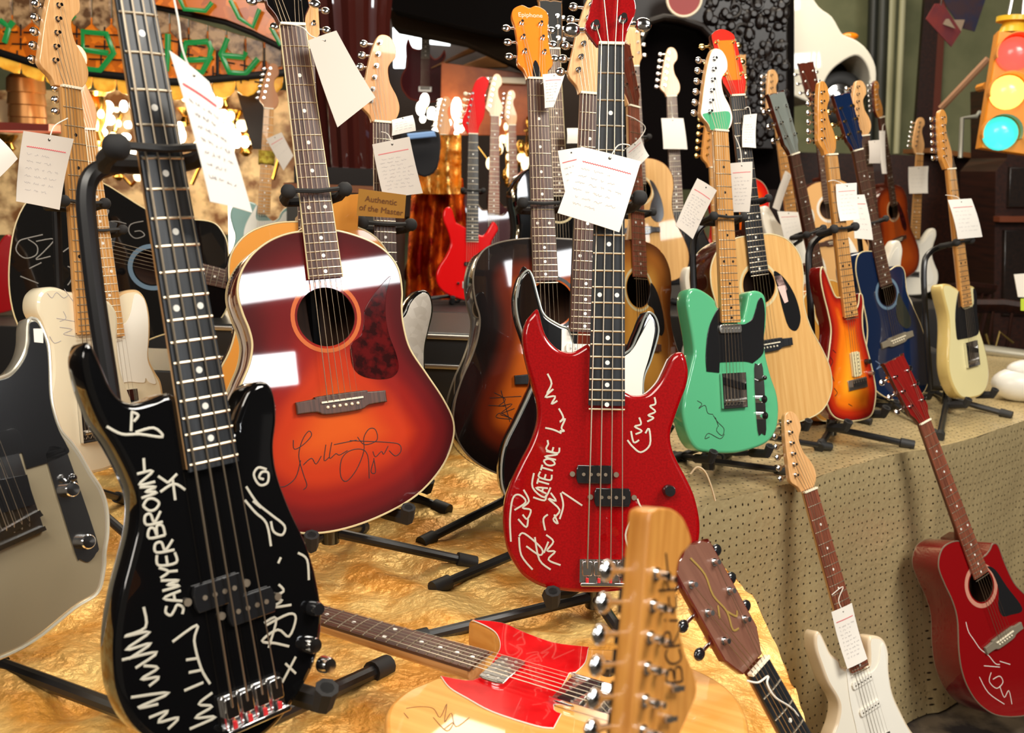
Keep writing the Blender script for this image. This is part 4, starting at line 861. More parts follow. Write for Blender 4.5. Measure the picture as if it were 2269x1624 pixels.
# 1 black bass, front left
B1 = [(395, 880), (370, 872), (335, 885), (300, 893), (272, 885), (250, 860), (232, 820), (215, 780), (203, 760), (190, 760), (181, 790), (186, 830), (200, 880), (225, 940), (262, 1000), (292, 1060), (308, 1110), (306, 1170), (290, 1240), (272, 1310), (258, 1390), (255, 1460), (265, 1540), (300, 1610), (360, 1655), (430, 1680), (510, 1672), (590, 1630), (650, 1560), (700, 1470), (716, 1380), (708, 1300), (684, 1210), (645, 1125), (618, 1050), (610, 990), (616, 930), (612, 880), (598, 850), (578, 845), (556, 858), (538, 890), (522, 935), (510, 955)]
S1 = write('SAWYER', (408, 1362), (382, 1192), 40) + write('BROWN', (366, 1188), (338, 1040), 36) + [[(320, 1045), (318, 1015)],
 [(372, 1070), (350, 1055)], [(372, 1070), (392, 1050)], [(355, 1090), (385, 1072), (410, 1085)], [(382, 1060), (388, 1108)],
 [(318, 1345), (322, 1390), (275, 1410), (332, 1400), (278, 1440), (335, 1425), (285, 1460)], [(270, 1462), (348, 1445), (300, 1480)], [(318, 1475), (350, 1480), (312, 1505), (352, 1500), (330, 1520)], [(290, 1545), (375, 1535), (305, 1568), (350, 1560)],
 [(382, 1422), (436, 1385), (430, 1420), (445, 1480), (465, 1515)], [(412, 1462), (440, 1458)], [(418, 1490), (448, 1484)], [(408, 1530), (450, 1512)],
 [(470, 1535), (440, 1560), (470, 1565), (432, 1590), (478, 1588), (420, 1615)], [(330, 1590), (372, 1575), (350, 1600), (395, 1590), (372, 1615)],
 [(236, 945), (270, 962), (310, 962), (360, 968), (340, 948), (300, 958)], [(292, 912), (290, 955)], [(290, 912), (306, 920), (296, 934)],
 [(590, 1040), (572, 1036), (562, 1052), (574, 1074), (592, 1070), (594, 1048), (580, 1046), (574, 1058), (584, 1062)],
 [(545, 1078), (570, 1115), (600, 1140), (630, 1165), (625, 1185), (606, 1178), (600, 1155)], [(542, 1108), (565, 1135), (590, 1160), (600, 1210)], [(560, 1110), (578, 1125)],
 [(617, 1295), (628, 1310), (600, 1325), (625, 1330), (605, 1345), (645, 1340)], [(590, 1385), (640, 1360), (655, 1370), (640, 1410), (615, 1395), (580, 1420), (610, 1425), (640, 1432)], [(585, 1380), (612, 1370), (595, 1435)], [(655, 1455), (625, 1512)], [(632, 1470), (655, 1492)], [(660, 1225), (680, 1240), (684, 1285)], [(622, 1235), (616, 1248)]]
g1, f1, o1, P1 = guitar('bass_guitar', 'black four string bass covered in silver signatures, nearest at the left', 'bass guitar', (411, 708), fd(.864, 12), (297, 38), fd(.864, 2), 45, 14, L=.864, body=B1, top=blackg, board=ebony, nstr=4, nfr=20, endf=20.5, nut_w=.042, end_w=.060, lod=0, joint=.24,
 pegs=[(-.022 + .006 * i, .05 + i * .042, -1, 1.7, .026) for i in range(4)], bridge='bass', pick=(('p', -.018, .125, 0), ('p', .018, .098, 0)), knobs=((.085, .03, chrome, .0105), (.10, -.0, chrome, .0105), (.098, .07, blackpl, .009)), sigs=((S1, silverink, .0016),))
stand('big gooseneck stand with foam yoke holding the black bass', f1, P1, [(855, 1475), (-30, 1462), (330, 1700)], yoke=.615, post=[(248, 900), (238, 830), (215, 680), (196, 520), (190, 440), (200, 395), (232, 372), (290, 360)], thick=.0112, ywide=.055, T=.045)
# 2 red bass, centre
B4 = [(1303, 761), (1303, 761), (1272, 779), (1248, 778), (1229, 767), (1211, 745), (1202, 721), (1195, 692), (1189, 684), (1177, 696), (1165, 712), (1158, 740), (1160, 773), (1168, 813), (1180, 855), (1190, 896), (1190, 934), (1176, 979), (1150, 1030), (1128, 1079), (1117, 1120), (1115, 1168), (1123, 1216), (1138, 1248), (1163, 1280), (1208, 1303), (1272, 1313), (1340, 1313), (1410, 1305), (1475, 1283), (1523, 1248), (1547, 1210), (1552, 1160), (1541, 1104), (1525, 1066), (1503, 1024), (1490, 992), (1487, 960), (1496, 928), (1509, 890), (1522, 854), (1526, 820), (1517, 785), (1502, 780), (1488, 792), (1477, 815), (1460, 847), (1433, 872), (1405, 876), (1386, 869), (1386, 869)]
S4 = write('LATETONE', (1206, 1110), (1240, 990), 26) + [[(1213, 828), (1222, 850), (1212, 872), (1226, 862), (1208, 880), (1230, 878), (1222, 895), (1235, 888)], [(1238, 905), (1248, 925), (1240, 935), (1252, 928), (1244, 948), (1250, 955), (1240, 955)], [(1208, 948), (1226, 952), (1244, 960)], [(1213, 975), (1215, 985)],
 [(1183, 1048), (1180, 1080), (1206, 1102), (1220, 1080)],
 [(1132, 1200), (1130, 1150), (1136, 1105), (1150, 1096), (1165, 1112), (1140, 1130)], [(1160, 1085), (1172, 1110), (1158, 1125), (1176, 1130), (1168, 1150), (1158, 1140)], [(1148, 1150), (1166, 1168), (1170, 1150)],
 [(1220, 1092), (1232, 1110), (1215, 1105), (1240, 1130), (1226, 1150), (1236, 1160), (1228, 1140)], [(1245, 1090), (1290, 1120)], [(1242, 1092), (1248, 1120), (1240, 1150)], [(1208, 1175), (1204, 1150), (1214, 1140)],
 [(1150, 1188), (1162, 1182), (1200, 1215), (1196, 1230), (1166, 1210)], [(1150, 1190), (1155, 1230), (1180, 1262)], [(1185, 1190), (1195, 1240), (1220, 1262)], [(1210, 1185), (1226, 1200), (1212, 1220), (1230, 1222), (1215, 1240), (1242, 1252)], [(1215, 1200), (1205, 1225)],
 [(1450, 880), (1452, 895), (1440, 900), (1452, 912), (1436, 920), (1448, 926), (1434, 934)], [(1416, 925), (1420, 940), (1406, 945), (1422, 955), (1408, 962)], [(1390, 975), (1402, 990), (1420, 1002), (1440, 985), (1438, 950), (1430, 960)], [(1398, 955), (1404, 980), (1416, 975)],
 [(1412, 1105), (1422, 1125), (1450, 1140)], [(1420, 1140), (1400, 1150), (1386, 1185), (1395, 1220), (1405, 1235)], [(1405, 1150), (1415, 1175), (1402, 1165), (1412, 1190)]]
HS4 = [(1323, 104), (1323, 104), (1308, 85), (1296, 66), (1300, 48), (1306, 25), (1312, 0), (1316, -50), (1326, -110), (1350, -150), (1380, -140), (1398, -95), (1400, -50), (1402, -15), (1409, 15), (1407, 35), (1397, 58), (1388, 80), (1384, 104), (1384, 104)]
g4, f4, o4, P4 = guitar('bass_guitar', 'bright red four string bass with silver signatures, in the middle', 'bass guitar', (1338, 1255), 0, (1353, 104), .864, 2, 14, L=.864, body=B4, top=redg, board=ebony, nstr=4, nfr=21, endf=20.6, nut_w=.043, end_w=.060, lod=0, joint=.25, hs=HS4, hspx=True, hsm=redg, hsside=redg, neckm=maple,
 pegs=[(-.026, .032, -1, 1.5, .018), (-.016, .105, -1, 1.5, .018), (.012, .125, 1, 1.5, .018), (.020, .045, 1, 1.5, .018)], bridge='bass', pick=(('p', -.018, .150, 0), ('p', .012, .113, 0)), knobs=((.105, .125, blackpl, .0105), (.115, .07, blackpl, .0105)), sigs=((S4, silverink, .0017),))
stand('gooseneck stand holding the bright red bass', f4, P4, [(903, 1420), (1400, 1440)], yoke=.60, thick=.010, ywide=.048, legdirs=[(80, .24)])
# 3 large cherry sunburst acoustic
B5 = [(740, 508), (680, 510), (640, 515), (600, 530), (565, 555), (540, 587), (527, 620), (525, 655), (536, 695), (550, 730), (557, 764), (551, 804), (535, 844), (514, 893), (496, 935), (486, 985), (490, 1045), (512, 1100), (560, 1145), (615, 1172), (685, 1184), (765, 1173), (850, 1142), (925, 1098), (978, 1040), (1003, 985), (1007, 935), (985, 885), (948, 829), (911, 773), (896, 721), (892, 680), (893, 645), (886, 600), (868, 568), (838, 542), (795, 522)]
G5 = [(862, 613), (834, 644), (809, 684), (806, 712), (800, 742), (779, 761), (776, 782), (782, 813), (800, 832), (834, 840), (868, 836), (883, 816), (877, 782), (862, 742), (854, 696), (856, 650), (864, 620)]
S5 = [[(650, 975), (652, 995), (672, 985), (690, 965), (684, 955), (670, 975), (662, 1010), (672, 1050), (680, 1075), (672, 1085)], [(612, 1075), (630, 1078), (655, 1058), (666, 1020)], [(672, 1030), (690, 1015), (700, 1028), (712, 1010)], [(722, 985), (718, 1020), (730, 1012)], [(735, 980), (730, 1015), (744, 1005), (752, 1008), (770, 998)], [(740, 985), (790, 975)],
 [(792, 968), (808, 985), (835, 975), (832, 952), (818, 950), (806, 970), (806, 1000), (790, 1040), (768, 1066), (755, 1055), (756, 1020), (772, 1000), (800, 995), (815, 1010), (818, 1060)], [(775, 976), (860, 980), (885, 985), (888, 1000), (876, 1010), (862, 998)], [(826, 1000), (832, 1012), (845, 1000), (850, 1006), (860, 988)], [(828, 1020), (822, 1045), (832, 1046), (828, 1015)]]
g5, f5, o5, P5 = guitar('acoustic_guitar', 'large glossy cherry sunburst acoustic with dark red pickguard behind the black bass', 'acoustic guitar', (755, 886), 0, (646, 60), .63, 27, 14, L=.63, body=B5, ac=True, T=.10, top=bur1, side=reddk, bind=binding, holepx=((723, 702), .0495), guard=G5, guardpx=True, guardm=tort, neckm=mahog, board=rose, nut_w=.043, end_w=.057, endf=19.4, nfr=19, lod=0, hs=HS_A, hsm=blackg, hsside=mahog, hstilt=.24, pegs='A6', bridge='pin', warp=lambda v: 1 - .62 * max(0, min(1, (v.y - .0) / .15)), boardbind=binding, rosette=K('burst_rosette', (196, 96, 40), .3), sigs=((S5, blackink, .0007),), inlay=pearl)
stand('black stand holding the cherry sunburst acoustic', f5, P5, [(1050, 1247), (500, 1300)], T=.10, yoke=.345, thick=.0095, ywide=.048, legdirs=[(85, .25)])
# 4 natural T-shape lying on the lame
B6 = [(1099, 1455), (1107, 1440), (1107, 1423), (1098, 1402), (1075, 1388), (1046, 1377), (1046, 1373), (1111, 1380), (1161, 1400), (1226, 1424), (1299, 1434), (1400, 1440), (1500, 1465), (1590, 1505), (1645, 1560), (1660, 1640), (1610, 1720), (1460, 1790), (1300, 1775), (1150, 1730), (1000, 1725), (890, 1690), (856, 1630), (857, 1570), (896, 1530), (940, 1510), (976, 1498), (1040, 1508)]
G6 = [(1046, 1376), (1046, 1376), (1111, 1382), (1161, 1403), (1226, 1426), (1296, 1435), (1304, 1436), (1304, 1436), (1297, 1470), (1276, 1492), (1276, 1492), (1262, 1494), (1262, 1494), (1227, 1566), (1244, 1584), (1244, 1584), (1227, 1616), (1227, 1616), (1188, 1611), (1092, 1580), (1034, 1549), (996, 1526), (976, 1500), (976, 1500), (1048, 1510), (1085, 1478), (1085, 1478), (1099, 1455), (1107, 1440), (1107, 1423), (1098, 1404), (1078, 1390)]
S6 = [[(900, 1570), (930, 1566), (960, 1570), (975, 1590), (990, 1560), (985, 1600), (1000, 1580), (1010, 1610), (1040, 1590)], [(895, 1580), (905, 1592)], [(960, 1590), (990, 1620), (1005, 1600), (985, 1615)]]
g6, f6, o6, P6_ = guitar('electric_guitar', 'natural blond guitar with red pearl pickguard lying flat on the gold lame', 'electric guitar', (1345, 1562), 0, (1062, 1478), fd(.648, 21.5), 0, 89.9, body=B6, top=ashn, side=ashn, guard=G6, guardpx=True, guardm=redpl, board=rose, lod=0, joint=.19, hs=[(-x, y) for x, y in HS_T], pegs=[(.022 - i * .0032, .042 + i * .0255, 1) for i in range(6)], bridge='tele', pick=(('h', .0, .152, 0, chrome), ('h', -.002, .045, .0, chrome)), knobs=((.075, .03, blackpl, .009), (.085, .0, blackpl, .009)), sigs=((S6, pencil, .0005),), T=.044)
# 5 silver guitar at the left edge
B7 = [(64, 705), (74, 702), (89, 711), (106, 748), (112, 772), (115, 822), (117, 871), (123, 908), (138, 950), (162, 978), (183, 1008), (205, 1047), (228, 1083), (241, 1126), (243, 1180), (237, 1223), (235, 1260), (220, 1315), (166, 1352), (83, 1419), (0, 1462), (-90, 1480), (-180, 1460), (-240, 1380), (-250, 1290), (-225, 1200), (-215, 1120), (-240, 1040), (-250, 950), (-220, 880), (-160, 850), (-90, 842), (0, 834), (0, 834), (25, 822), (47, 792), (57, 760), (59, 723)]
G7 = [(66, 715), (82, 716), (98, 752), (105, 790), (108, 870), (116, 915), (130, 955), (146, 985), (150, 1005), (105, 1026), (105, 1026), (58, 1040), (58, 1040), (48, 1003), (48, 1003), (-60, 1040), (-90, 1000), (-80, 860), (0, 842), (28, 830), (52, 798), (64, 762), (64, 730)]
g7, f7, o7, P7 = guitar('electric_guitar', 'silver painted guitar with black pickguard cut off by the left edge', 'electric guitar', (15, 1165), 0, (-375, 110), .648, 48, 16, body=B7, top=silverm, side=M('bright_silver', D((190, 184, 168)), .25, .5, .6), bind=M('silver_binding', D((220, 214, 196)), .2, .5), guard=G7, guardpx=True, guardm=blackpl, board=mapleb, lod=0, bridge=None, hs=HS_T, pegs='T6')
q = MB(); q.quadbox(f7.L([(-70, 1030), (40, 1005), (95, 1170), (-50, 1245)]), .0005, .003); q.build('bridge', chrome, g7, o7)
q = MB(); q.quadbox(f7.L([(-60, 1075), (55, 1052), (72, 1118), (-50, 1150)]), .003, .008); q.build('bridge_pickup', blackpl, g7, o7)
q = MB(); q.quadbox(f7.L([(-52, 1205), (82, 1130), (90, 1142), (-50, 1222)]), .003, .010); q.quadbox(f7.L([(-52, 1228), (92, 1165), (96, 1174), (-50, 1240)]), .003, .012); q.build('bridge_rail', chrome, g7, o7)
cp = f7.L([(105, 1000), (112, 988), (140, 995), (150, 1010), (213, 1195), (212, 1225), (195, 1245), (175, 1238), (165, 1225), (105, 1030)]); q = MB(); q.prism(cr_closed(cp, 3), .0022, .0002); q.build('control_plate', chrome, g7, o7)
for (x, y, r) in ((150, 1085, .0105), (185, 1200, .0105)):
    a, b_ = f7.loc(x, y); q = MB(); q.lathe((a, b_, 0), (0, 0, 1), [(r, .002), (r, .017), (r * .85, .019), (0, .0195)], 20); q.build('control_knob', chrome, g7, o7)
q = MB(); a, b_ = f7.loc(152, 1070, .01); q.cyl((a, b_, .002), (.2, .3, 1), .003, .02, 8); q.sphere((a + .003, b_ + .006, .022), .006, 8); q.build('switch', blackpl, g7, o7)
q = MB(); q.quadbox(f7.L([(74, 728), (95, 728), (96, 760), (76, 758)], .003), .0026, .003); q.build('paper_sticker', card, g7, o7)
# 6 signed cream guitar and its maple neck, far left
B8 = [(187, 655), (172, 647), (153, 645), (128, 636), (103, 637), (87, 650), (81, 670), (83, 692), (96, 718), (106, 748), (113, 772), (116, 830), (108, 880), (98, 930), (100, 1000), (130, 1040), (190, 1052), (260, 1030), (296, 970), (296, 900), (272, 830), (262, 760), (262, 700), (244, 668), (225, 665), (212, 690)]
S8 = [[(105, 650), (115, 660), (125, 648), (140, 660), (150, 655)], [(140, 690), (146, 705), (132, 712)], [(125, 705), (165, 712)], [(132, 725), (160, 730), (140, 740), (165, 745)], [(110, 745), (120, 760), (135, 755)], [(142, 640), (160, 665), (170, 675)]]
g8, f8, o8, P8_ = guitar('electric_guitar', 'cream guitar with black signatures and maple headstock, far left', 'electric guitar', (212, 955), 0, (150, 197), .648, 62, 8, body=B8, top=creamw, neckm=maple, board=mapleb, lod=1, hs=[(x * 1.25, y) for x, y in HS_S], hsm=maple, pegs='L6', bridge='tele', sigs=((S8, ink, .0006),), inlay=blackpl)
stand('small black stand behind the far left cream guitar', f8, P8_, [], yoke=.43, legdirs=[(200, .25), (330, .25), (80, .2)])
B9 = [(244, 722), (252, 712), (256, 680), (258, 658), (268, 647), (290, 641), (310, 644), (325, 665), (333, 700), (334, 745), (331, 790), (345, 822), (358, 845), (364, 880), (366, 920), (350, 962), (285, 980), (210, 965), (176, 915), (182, 860), (196, 820), (200, 780), (192, 730), (196, 690), (212, 675), (226, 690), (230, 722)]
G9 = [(248, 724), (262, 722), (278, 715), (288, 695), (294, 665), (300, 652), (318, 662), (327, 700), (328, 745), (326, 795), (338, 828), (345, 850), (330, 848), (322, 838), (318, 848), (286, 846), (250, 846), (246, 780)]
g9, f9, o9, P9 = guitar('electric_guitar', 'blond guitar with big plain white pickguard behind the black bass post', 'electric guitar', (274, 930), 0, (190, 290), .648, 45, 12, body=B9, top=creamw, side=K('tan_side', (206, 172, 124), .3), guard=G9, guardpx=True, guardm=whitepl, board=mapleb, neckm=amber, lod=1, hs=HS_T, pegs='T6', bridge='tele', nut_w=.036, end_w=.046)
stand('black stand holding the blond guitar with the plain white pickguard', f9, P9, [], yoke=.42, legdirs=[(200, .2), (330, .2), (80, .2)])
# 7 black acoustic on its side
B10 = [(512, 640), (508, 567), (505, 540), (498, 520), (480, 496), (452, 487), (400, 484), (350, 474), (313, 456), (272, 430), (232, 406), (180, 388), (120, 392), (70, 430), (35, 490), (20, 570), (20, 650), (38, 720), (80, 775), (150, 812), (230, 806), (290, 778), (335, 752), (385, 738), (435, 742), (470, 726), (500, 692)]
S10 = [[(95, 520), (60, 528), (42, 535), (36, 555), (55, 572), (80, 565), (82, 545), (62, 530)], [(80, 535), (120, 530), (95, 560), (80, 575), (112, 568)], [(65, 595), (92, 582)], [(45, 612), (85, 628)], [(140, 558), (158, 545)], [(150, 590), (165, 600), (158, 620), (150, 632)], [(212, 470), (235, 478), (240, 465), (222, 492), (255, 490), (280, 496)], [(318, 490), (290, 497), (286, 515), (300, 528), (320, 522), (312, 512), (298, 513)]]
g10, f10, o10, P10 = guitar('acoustic_guitar', 'black acoustic lying on its side with grey signatures, neck pointing right', 'acoustic guitar', (240, 556), 0, (512, 622), .325, 22, 12, L=.645, body=B10, ac=True, T=.10, top=blackg, side=blackg, bind=binding, holepx=((338, 592), .047), neckm=mahog, board=rose, lod=1, hs=HS_A, hstilt=.2, pegs='A6', bridge='pin', rosette=bluer, ringw=.012, sigs=((S10, greyink, .0016),), bwood=ebony, inlay=pearl)
zl = min(f10.w(x, y, -.1).z for x, y in P10)
o = MB().box(-1.38, -.72, 2.66, 2.98, TZ + .012, zl, b=.008).build('display_crate', M('crate_black', D((20, 18, 17)), .5)); tag(o, 'black crate under the sideways black acoustic', 'crate')
g0, *_ = guitar('electric_guitar', 'red guitar with dark stripes peeking in at the left edge', 'electric guitar', (-30, 640), 0, (-60, 330), .648, 30, 8, top=K('edge_red', (150, 12, 16), .25), lod=1, bridge='hard', bscale=1.0)
# 8 tobacco sunburst acoustic with orange headstock
S12 = [[(1095, 870), (1120, 885), (1105, 900), (1135, 895), (1110, 915), (1140, 905)], [(1085, 882), (1155, 878)], [(1082, 898), (1118, 900)], [(1108, 918), (1135, 928), (1100, 925), (1110, 915), (1140, 932)], [(1110, 865), (1130, 935)]]
B12 = [(1195, 526), (1150, 528), (1105, 536), (1072, 552), (1054, 580), (1047, 620), (1052, 665), (1062, 705), (1058, 745), (1044, 790), (1022, 840), (1006, 895), (1004, 940), (1018, 985), (1050, 1022), (1100, 1050), (1160, 1063), (1230, 1066), (1300, 1058), (1370, 1035), (1420, 990), (1430, 930), (1412, 860), (1380, 790), (1358, 740), (1352, 690), (1356, 640), (1352, 590), (1330, 552), (1290, 532), (1240, 527)]
g12, f12, o12, P12 = guitar('acoustic_guitar', 'dark tobacco sunburst acoustic with orange headstock behind the red bass', 'acoustic guitar', (1216, 835), 0, (1188, 178), .648, 14, 13, L=.648, body=B12, ac=True, T=.10, top=bur2, side=K('black_side', (18, 12, 10), .2), bind=M('grey_binding', D((120, 110, 96)), .3), holepx=((1222, 672), .050), guard=[(1160, 590), (1146, 620), (1140, 660), (1146, 710), (1160, 745), (1190, 760), (1215, 740), (1180, 700), (1172, 660), (1180, 620)], guardpx=True, guardm=K('black_guard', (12, 12, 16), .1), neckm=K('orange_neck', (232, 128, 40), .3), hsm=K('orange_face', (236, 130, 36), .25), board=rose, nut_w=.043, end_w=.055, endf=19.6, nfr=20, lod=0, hs=HS_E, hstilt=.22, pegs='E6', bridge='pin', bwood=ebony, boardbind=M('dark_binding', D((90, 74, 56)), .4), rosette=ebony, sigs=((S12, blackink, .0009),))
q = MB(); q.prism(cr_closed([(-.008, .003), (.008, .003), (.006, .03), (0, .042), (-.006, .03)], 3), .0018, .0001); o = q.build('truss_rod_cover', blackpl, g12); o.matrix_basis = Matrix.Translation(Vector(o12) + Vector((0, .651, .008))) @ Matrix.Rotation(-.22, 4, 'X')
fnt = bpy.data.curves.new('lettering', 'FONT'); fnt.body = 'Epiphone'; fnt.size = .015; fnt.extrude = .0002; fnt.align_x = 'CENTER'; fo = bpy.data.objects.new('lettering', fnt); COL.objects.link(fo); fnt.materials.append(cream_pl); fo.parent = g12; fo.matrix_basis = Matrix.Translation(Vector(o12) + Vector((0, .651, .008))) @ Matrix.Rotation(-.22, 4, 'X') @ Matrix.Translation((0, .148, .0008)); to_mesh(fo)
stand('black stand holding the tobacco sunburst acoustic', f12, P12, [(935, 1202), (1120, 1090)], T=.10, yoke=.37, thick=.0095, ywide=.048, legdirs=[(80, .25)])
# 9 black S-shape with white pickguard behind the red bass
B13 = [(1272, 762), (1262, 728), (1240, 718), (1208, 696), (1195, 660), (1182, 612), (1170, 597), (1152, 615), (1142, 660), (1146, 705), (1160, 750), (1176, 800), (1181, 845), (1168, 880), (1142, 935), (1118, 985), (1109, 1040), (1116, 1092), (1150, 1140), (1210, 1168), (1290, 1175), (1380, 1165), (1450, 1130), (1480, 1070), (1470, 1000), (1442, 930), (1428, 870), (1430, 835), (1444, 800), (1460, 745), (1460, 718), (1451, 697), (1437, 690), (1427, 702), (1411, 742), (1392, 776), (1340, 800), (1300, 800)]
G13 = [(1244, 730), (1244, 730), (1258, 732), (1272, 770), (1300, 802), (1345, 805), (1394, 782), (1418, 745), (1438, 708), (1446, 710), (1450, 735), (1438, 790), (1424, 840), (1424, 900), (1430, 1000), (1340, 1060), (1250, 1010), (1240, 900), (1243, 800)]
g13, f13, o13, P13 = guitar('electric_guitar', 'black double cutaway guitar with white pickguard half hidden behind the red bass', 'electric guitar', (1286, 950), 0, (1306, 212), .648, 12, 12, body=B13, top=K('black_rim', (12, 12, 13), .15), bind=M('rim_highlight', D((170, 176, 170)), .25, .4), guard=G13, guardpx=True, guardm=whitepl, board=rose, lod=0, hs=HS_S, pegs='L6', pick=(('s', 0, .155, 0, whitepl), ('s', 0, .09, 0, whitepl)), bridge='hard')  # pale grey binding carries the highlight along the black body's edge as colour
stand('black stand holding the black double cutaway guitar', f13, P13, [(962, 1303), (1500, 1300)], yoke=.43, thick=.0095, legdirs=[(85, .2)])
# 10 tan acoustic right of the red bass, and guitars behind it
g14, f14, o14, P14 = guitar('acoustic_guitar', 'amber topped acoustic with black pickguard just right of the red bass neck', 'acoustic guitar', (1420, 768), 0, (1400, 241), .645, 44, 12, body=DREAD, px=False, ac=True, T=.10, top=bur6, side=mahg, hole=((0, .155), .05), guard=[(.052, .175), (.078, .15), (.098, .10), (.104, .05), (.088, .03), (.070, .05), (.060, .10), (.035, .115), (.045, .14)], neckm=maple, board=rosered, lod=1, hs=HS_A, hsm=mahog, hstilt=.2, pegs='A6', bridge='pin', rosette=binding)
stand('black stand behind the amber acoustic', f14, P14, [], T=.10, yoke=.36, legdirs=[(210, .25), (330, .25), (80, .2)])
g15, f15, o15, P15 = guitar('acoustic_guitar', 'pale natural acoustic with black pickguard in the back row, centre right', 'acoustic guitar', (1420, 508), 0, (1404, 150), .645, 8, 10, body=DREAD, px=False, ac=True, T=.10, top=nat, side=mahg, hole=((0, .155), .05), guard=[(.045, .195), (.065, .18), (.09, .12), (.098, .06), (.085, .03), (.06, .03), (.04, .06), (.045, .10), (.06, .14)], lod=1, hs=HS_A, hsm=maple, hstilt=.2, pegs='A6', bridge='pin', bwood=blackpl)
stand('small black stand under the pale natural acoustic in the back row', f15, P15, [], T=.10, yoke=.36, level=1.02, legdirs=[(200, .2), (340, .2), (90, .2)])
g16, f16, o16, P16 = guitar('electric_guitar', 'black bodied guitar with slim maple headstock before the black arch', 'electric guitar', (1503, 566), 0, (1487, 215), .648, 5, 8, top=blackg, board=rose, lod=1, hs=HS_S, pegs='L6')
o = MB().prism([(.1, 3.78), (.78, 3.78), (1.9, 4.6), (1.9, 5.0), (.1, 5.0)], 1.02, 0, .01).build('back_riser', M('riser_black', D((24, 20, 18)), .6)); tag(o, 'wide black riser under the back row of guitars, centre right', 'riser')
riser('back_riser', 'small black riser under the white guitar behind the navy acoustic', 1.2, 1.6, 3.62, 3.95, .945)
# 11 mint T-shape
B17 = [(1594, 683), (1587, 668), (1580, 659), (1567, 649), (1553, 641), (1540, 638), (1529, 642), (1523, 655), (1522, 674), (1526, 700), (1534, 745), (1538, 780), (1534, 800), (1526, 834), (1517, 873), (1513, 917), (1522, 960), (1537, 989), (1558, 1001), (1612, 1005), (1652, 1000), (1699, 982), (1721, 953), (1727, 913), (1723, 873), (1710, 834), (1699, 790), (1695, 754), (1699, 720), (1700, 683), (1696, 656), (1684, 645), (1669, 644), (1660, 651), (1656, 671), (1650, 696), (1641, 709)]
G17 = [(1594, 681), (1577, 708), (1567, 740), (1563, 790), (1565, 823), (1565, 823), (1593, 826), (1593, 826), (1594, 803), (1594, 803), (1648, 801), (1667, 805), (1667, 805), (1690, 783), (1691, 750), (1694, 695), (1689, 663), (1680, 664), (1668, 703), (1654, 716), (1641, 719), (1600, 719), (1600, 719)]
S17 = [[(1545, 888), (1555, 895), (1548, 905), (1562, 898), (1568, 915), (1580, 918)], [(1580, 920), (1590, 935), (1604, 950), (1600, 965), (1588, 955), (1590, 945)], [(1572, 968), (1562, 972), (1570, 960), (1595, 972), (1605, 962)], [(1585, 925), (1592, 945)]]
g17, f17, o17, P17 = guitar('electric_guitar', 'mint green single cutaway guitar with black pickguard on the right table', 'electric guitar', (1624, 887), 0, (1592, 293), .648, 27, 13, body=B17, top=mintg, side=mintg, guard=G17, guardpx=True, guardm=blackpl, board=mapleb, neckm=maple, lod=0, hs=[(x * 1.15, y * 1.02) for x, y in HS_S], hsm=K('white_face', (238, 238, 234), .3), pegs='L6', bridge='tele', joint=.17, pick=(('n', .0, .172, 0, satin),), sigs=((S17, blackink, .0009),), inlay=blackpl)
for (y0, y1, r) in ((.07, .02, 0),):
    cx, cy = f17.loc(1683, 880); q = MB(); q.prism(cr_closed([(cx - .014, cy - .08), (cx, cy - .088), (cx + .014, cy - .08), (cx + .014, cy + .07), (cx, cy + .078), (cx - .014, cy + .07)], 3), .002, .0002); q.build('control_plate', chrome, g17, o17)
    for dy in (-.045, -.005): q = MB(); q.lathe((cx, cy + dy, .002), (0, 0, 1), [(.0095, 0), (.0095, .015), (0, .017)], 16); q.build('control_knob', chrome, g17, o17)
    q = MB(); q.cyl((cx, cy + .04, .002), (0, .3, 1), .003, .02, 8); q.sphere((cx, cy + .047, .022), .006, 8); q.build('switch', blackpl, g17, o17)
q = MB(); q.prism(cr_closed([(-.0205, .001), (.0205, .001), (.033, .014), (.039, .036), (.033, .050), (.0, .046), (-.038, .040), (-.044, .034), (-.027, .014)], 3), .0006, .0001); o = q.build('mint_headstock_face', mintg, g17); o.matrix_basis = Matrix.Translation(Vector(o17) + Vector((0, .651, 0)))
stand('gooseneck stand holding the mint green guitar', f17, P17, [(1742, 1043), (1508, 1010)], yoke=.435, post=[(1540, 760), (1537, 640), (1536, 545), (1548, 508), (1578, 488), (1600, 484)], legdirs=[(70, .22)])
# 12 natural acoustic with red headstock
g18, f18, o18, P18 = guitar('acoustic_guitar', 'natural acoustic with red and orange headstock behind the mint guitar', 'acoustic guitar', (1698, 762), 0, (1631, 214), .645, 22, 11, L=.645, body=DREAD, px=False, ac=True, T=.10, top=nat, side=mahg, bind=binding, hole=((0, .155), .05), guard=[(.050, .185), (.080, .165), (.108, .115), (.118, .055), (.100, .022), (.076, .035), (.064, .085), (.058, .13)], neckm=mahog, board=ebony, lod=0, hs=HS_R, hsm=K('red_face', (214, 40, 26), .25), hstilt=.2, pegs='A6', bridge='pin', bwood=ebony, pegm=gold)
q = MB(); q.prism([(-.022, .04), (.022, .04), (.024, .15), (-.024, .15)], .0008, .0001); o = q.build('orange_headstock_inlay', K('orange_inlay', (240, 120, 30), .25), g18); o.matrix_basis = Matrix.Translation(Vector(o18) + Vector((0, .648, .008))) @ Matrix.Rotation(-.2, 4, 'X')
q = MB(); q.quadbox(f18.L([(1715, 612), (1730, 610), (1744, 640), (1735, 655)]), .0003, .0012); q.quadbox(f18.L([(1722, 635), (1738, 632), (1746, 668), (1738, 672)]), .0003, .0013); q.build('sticker', M('sticker_pink', D((232, 190, 180)), .6), g18, o18)
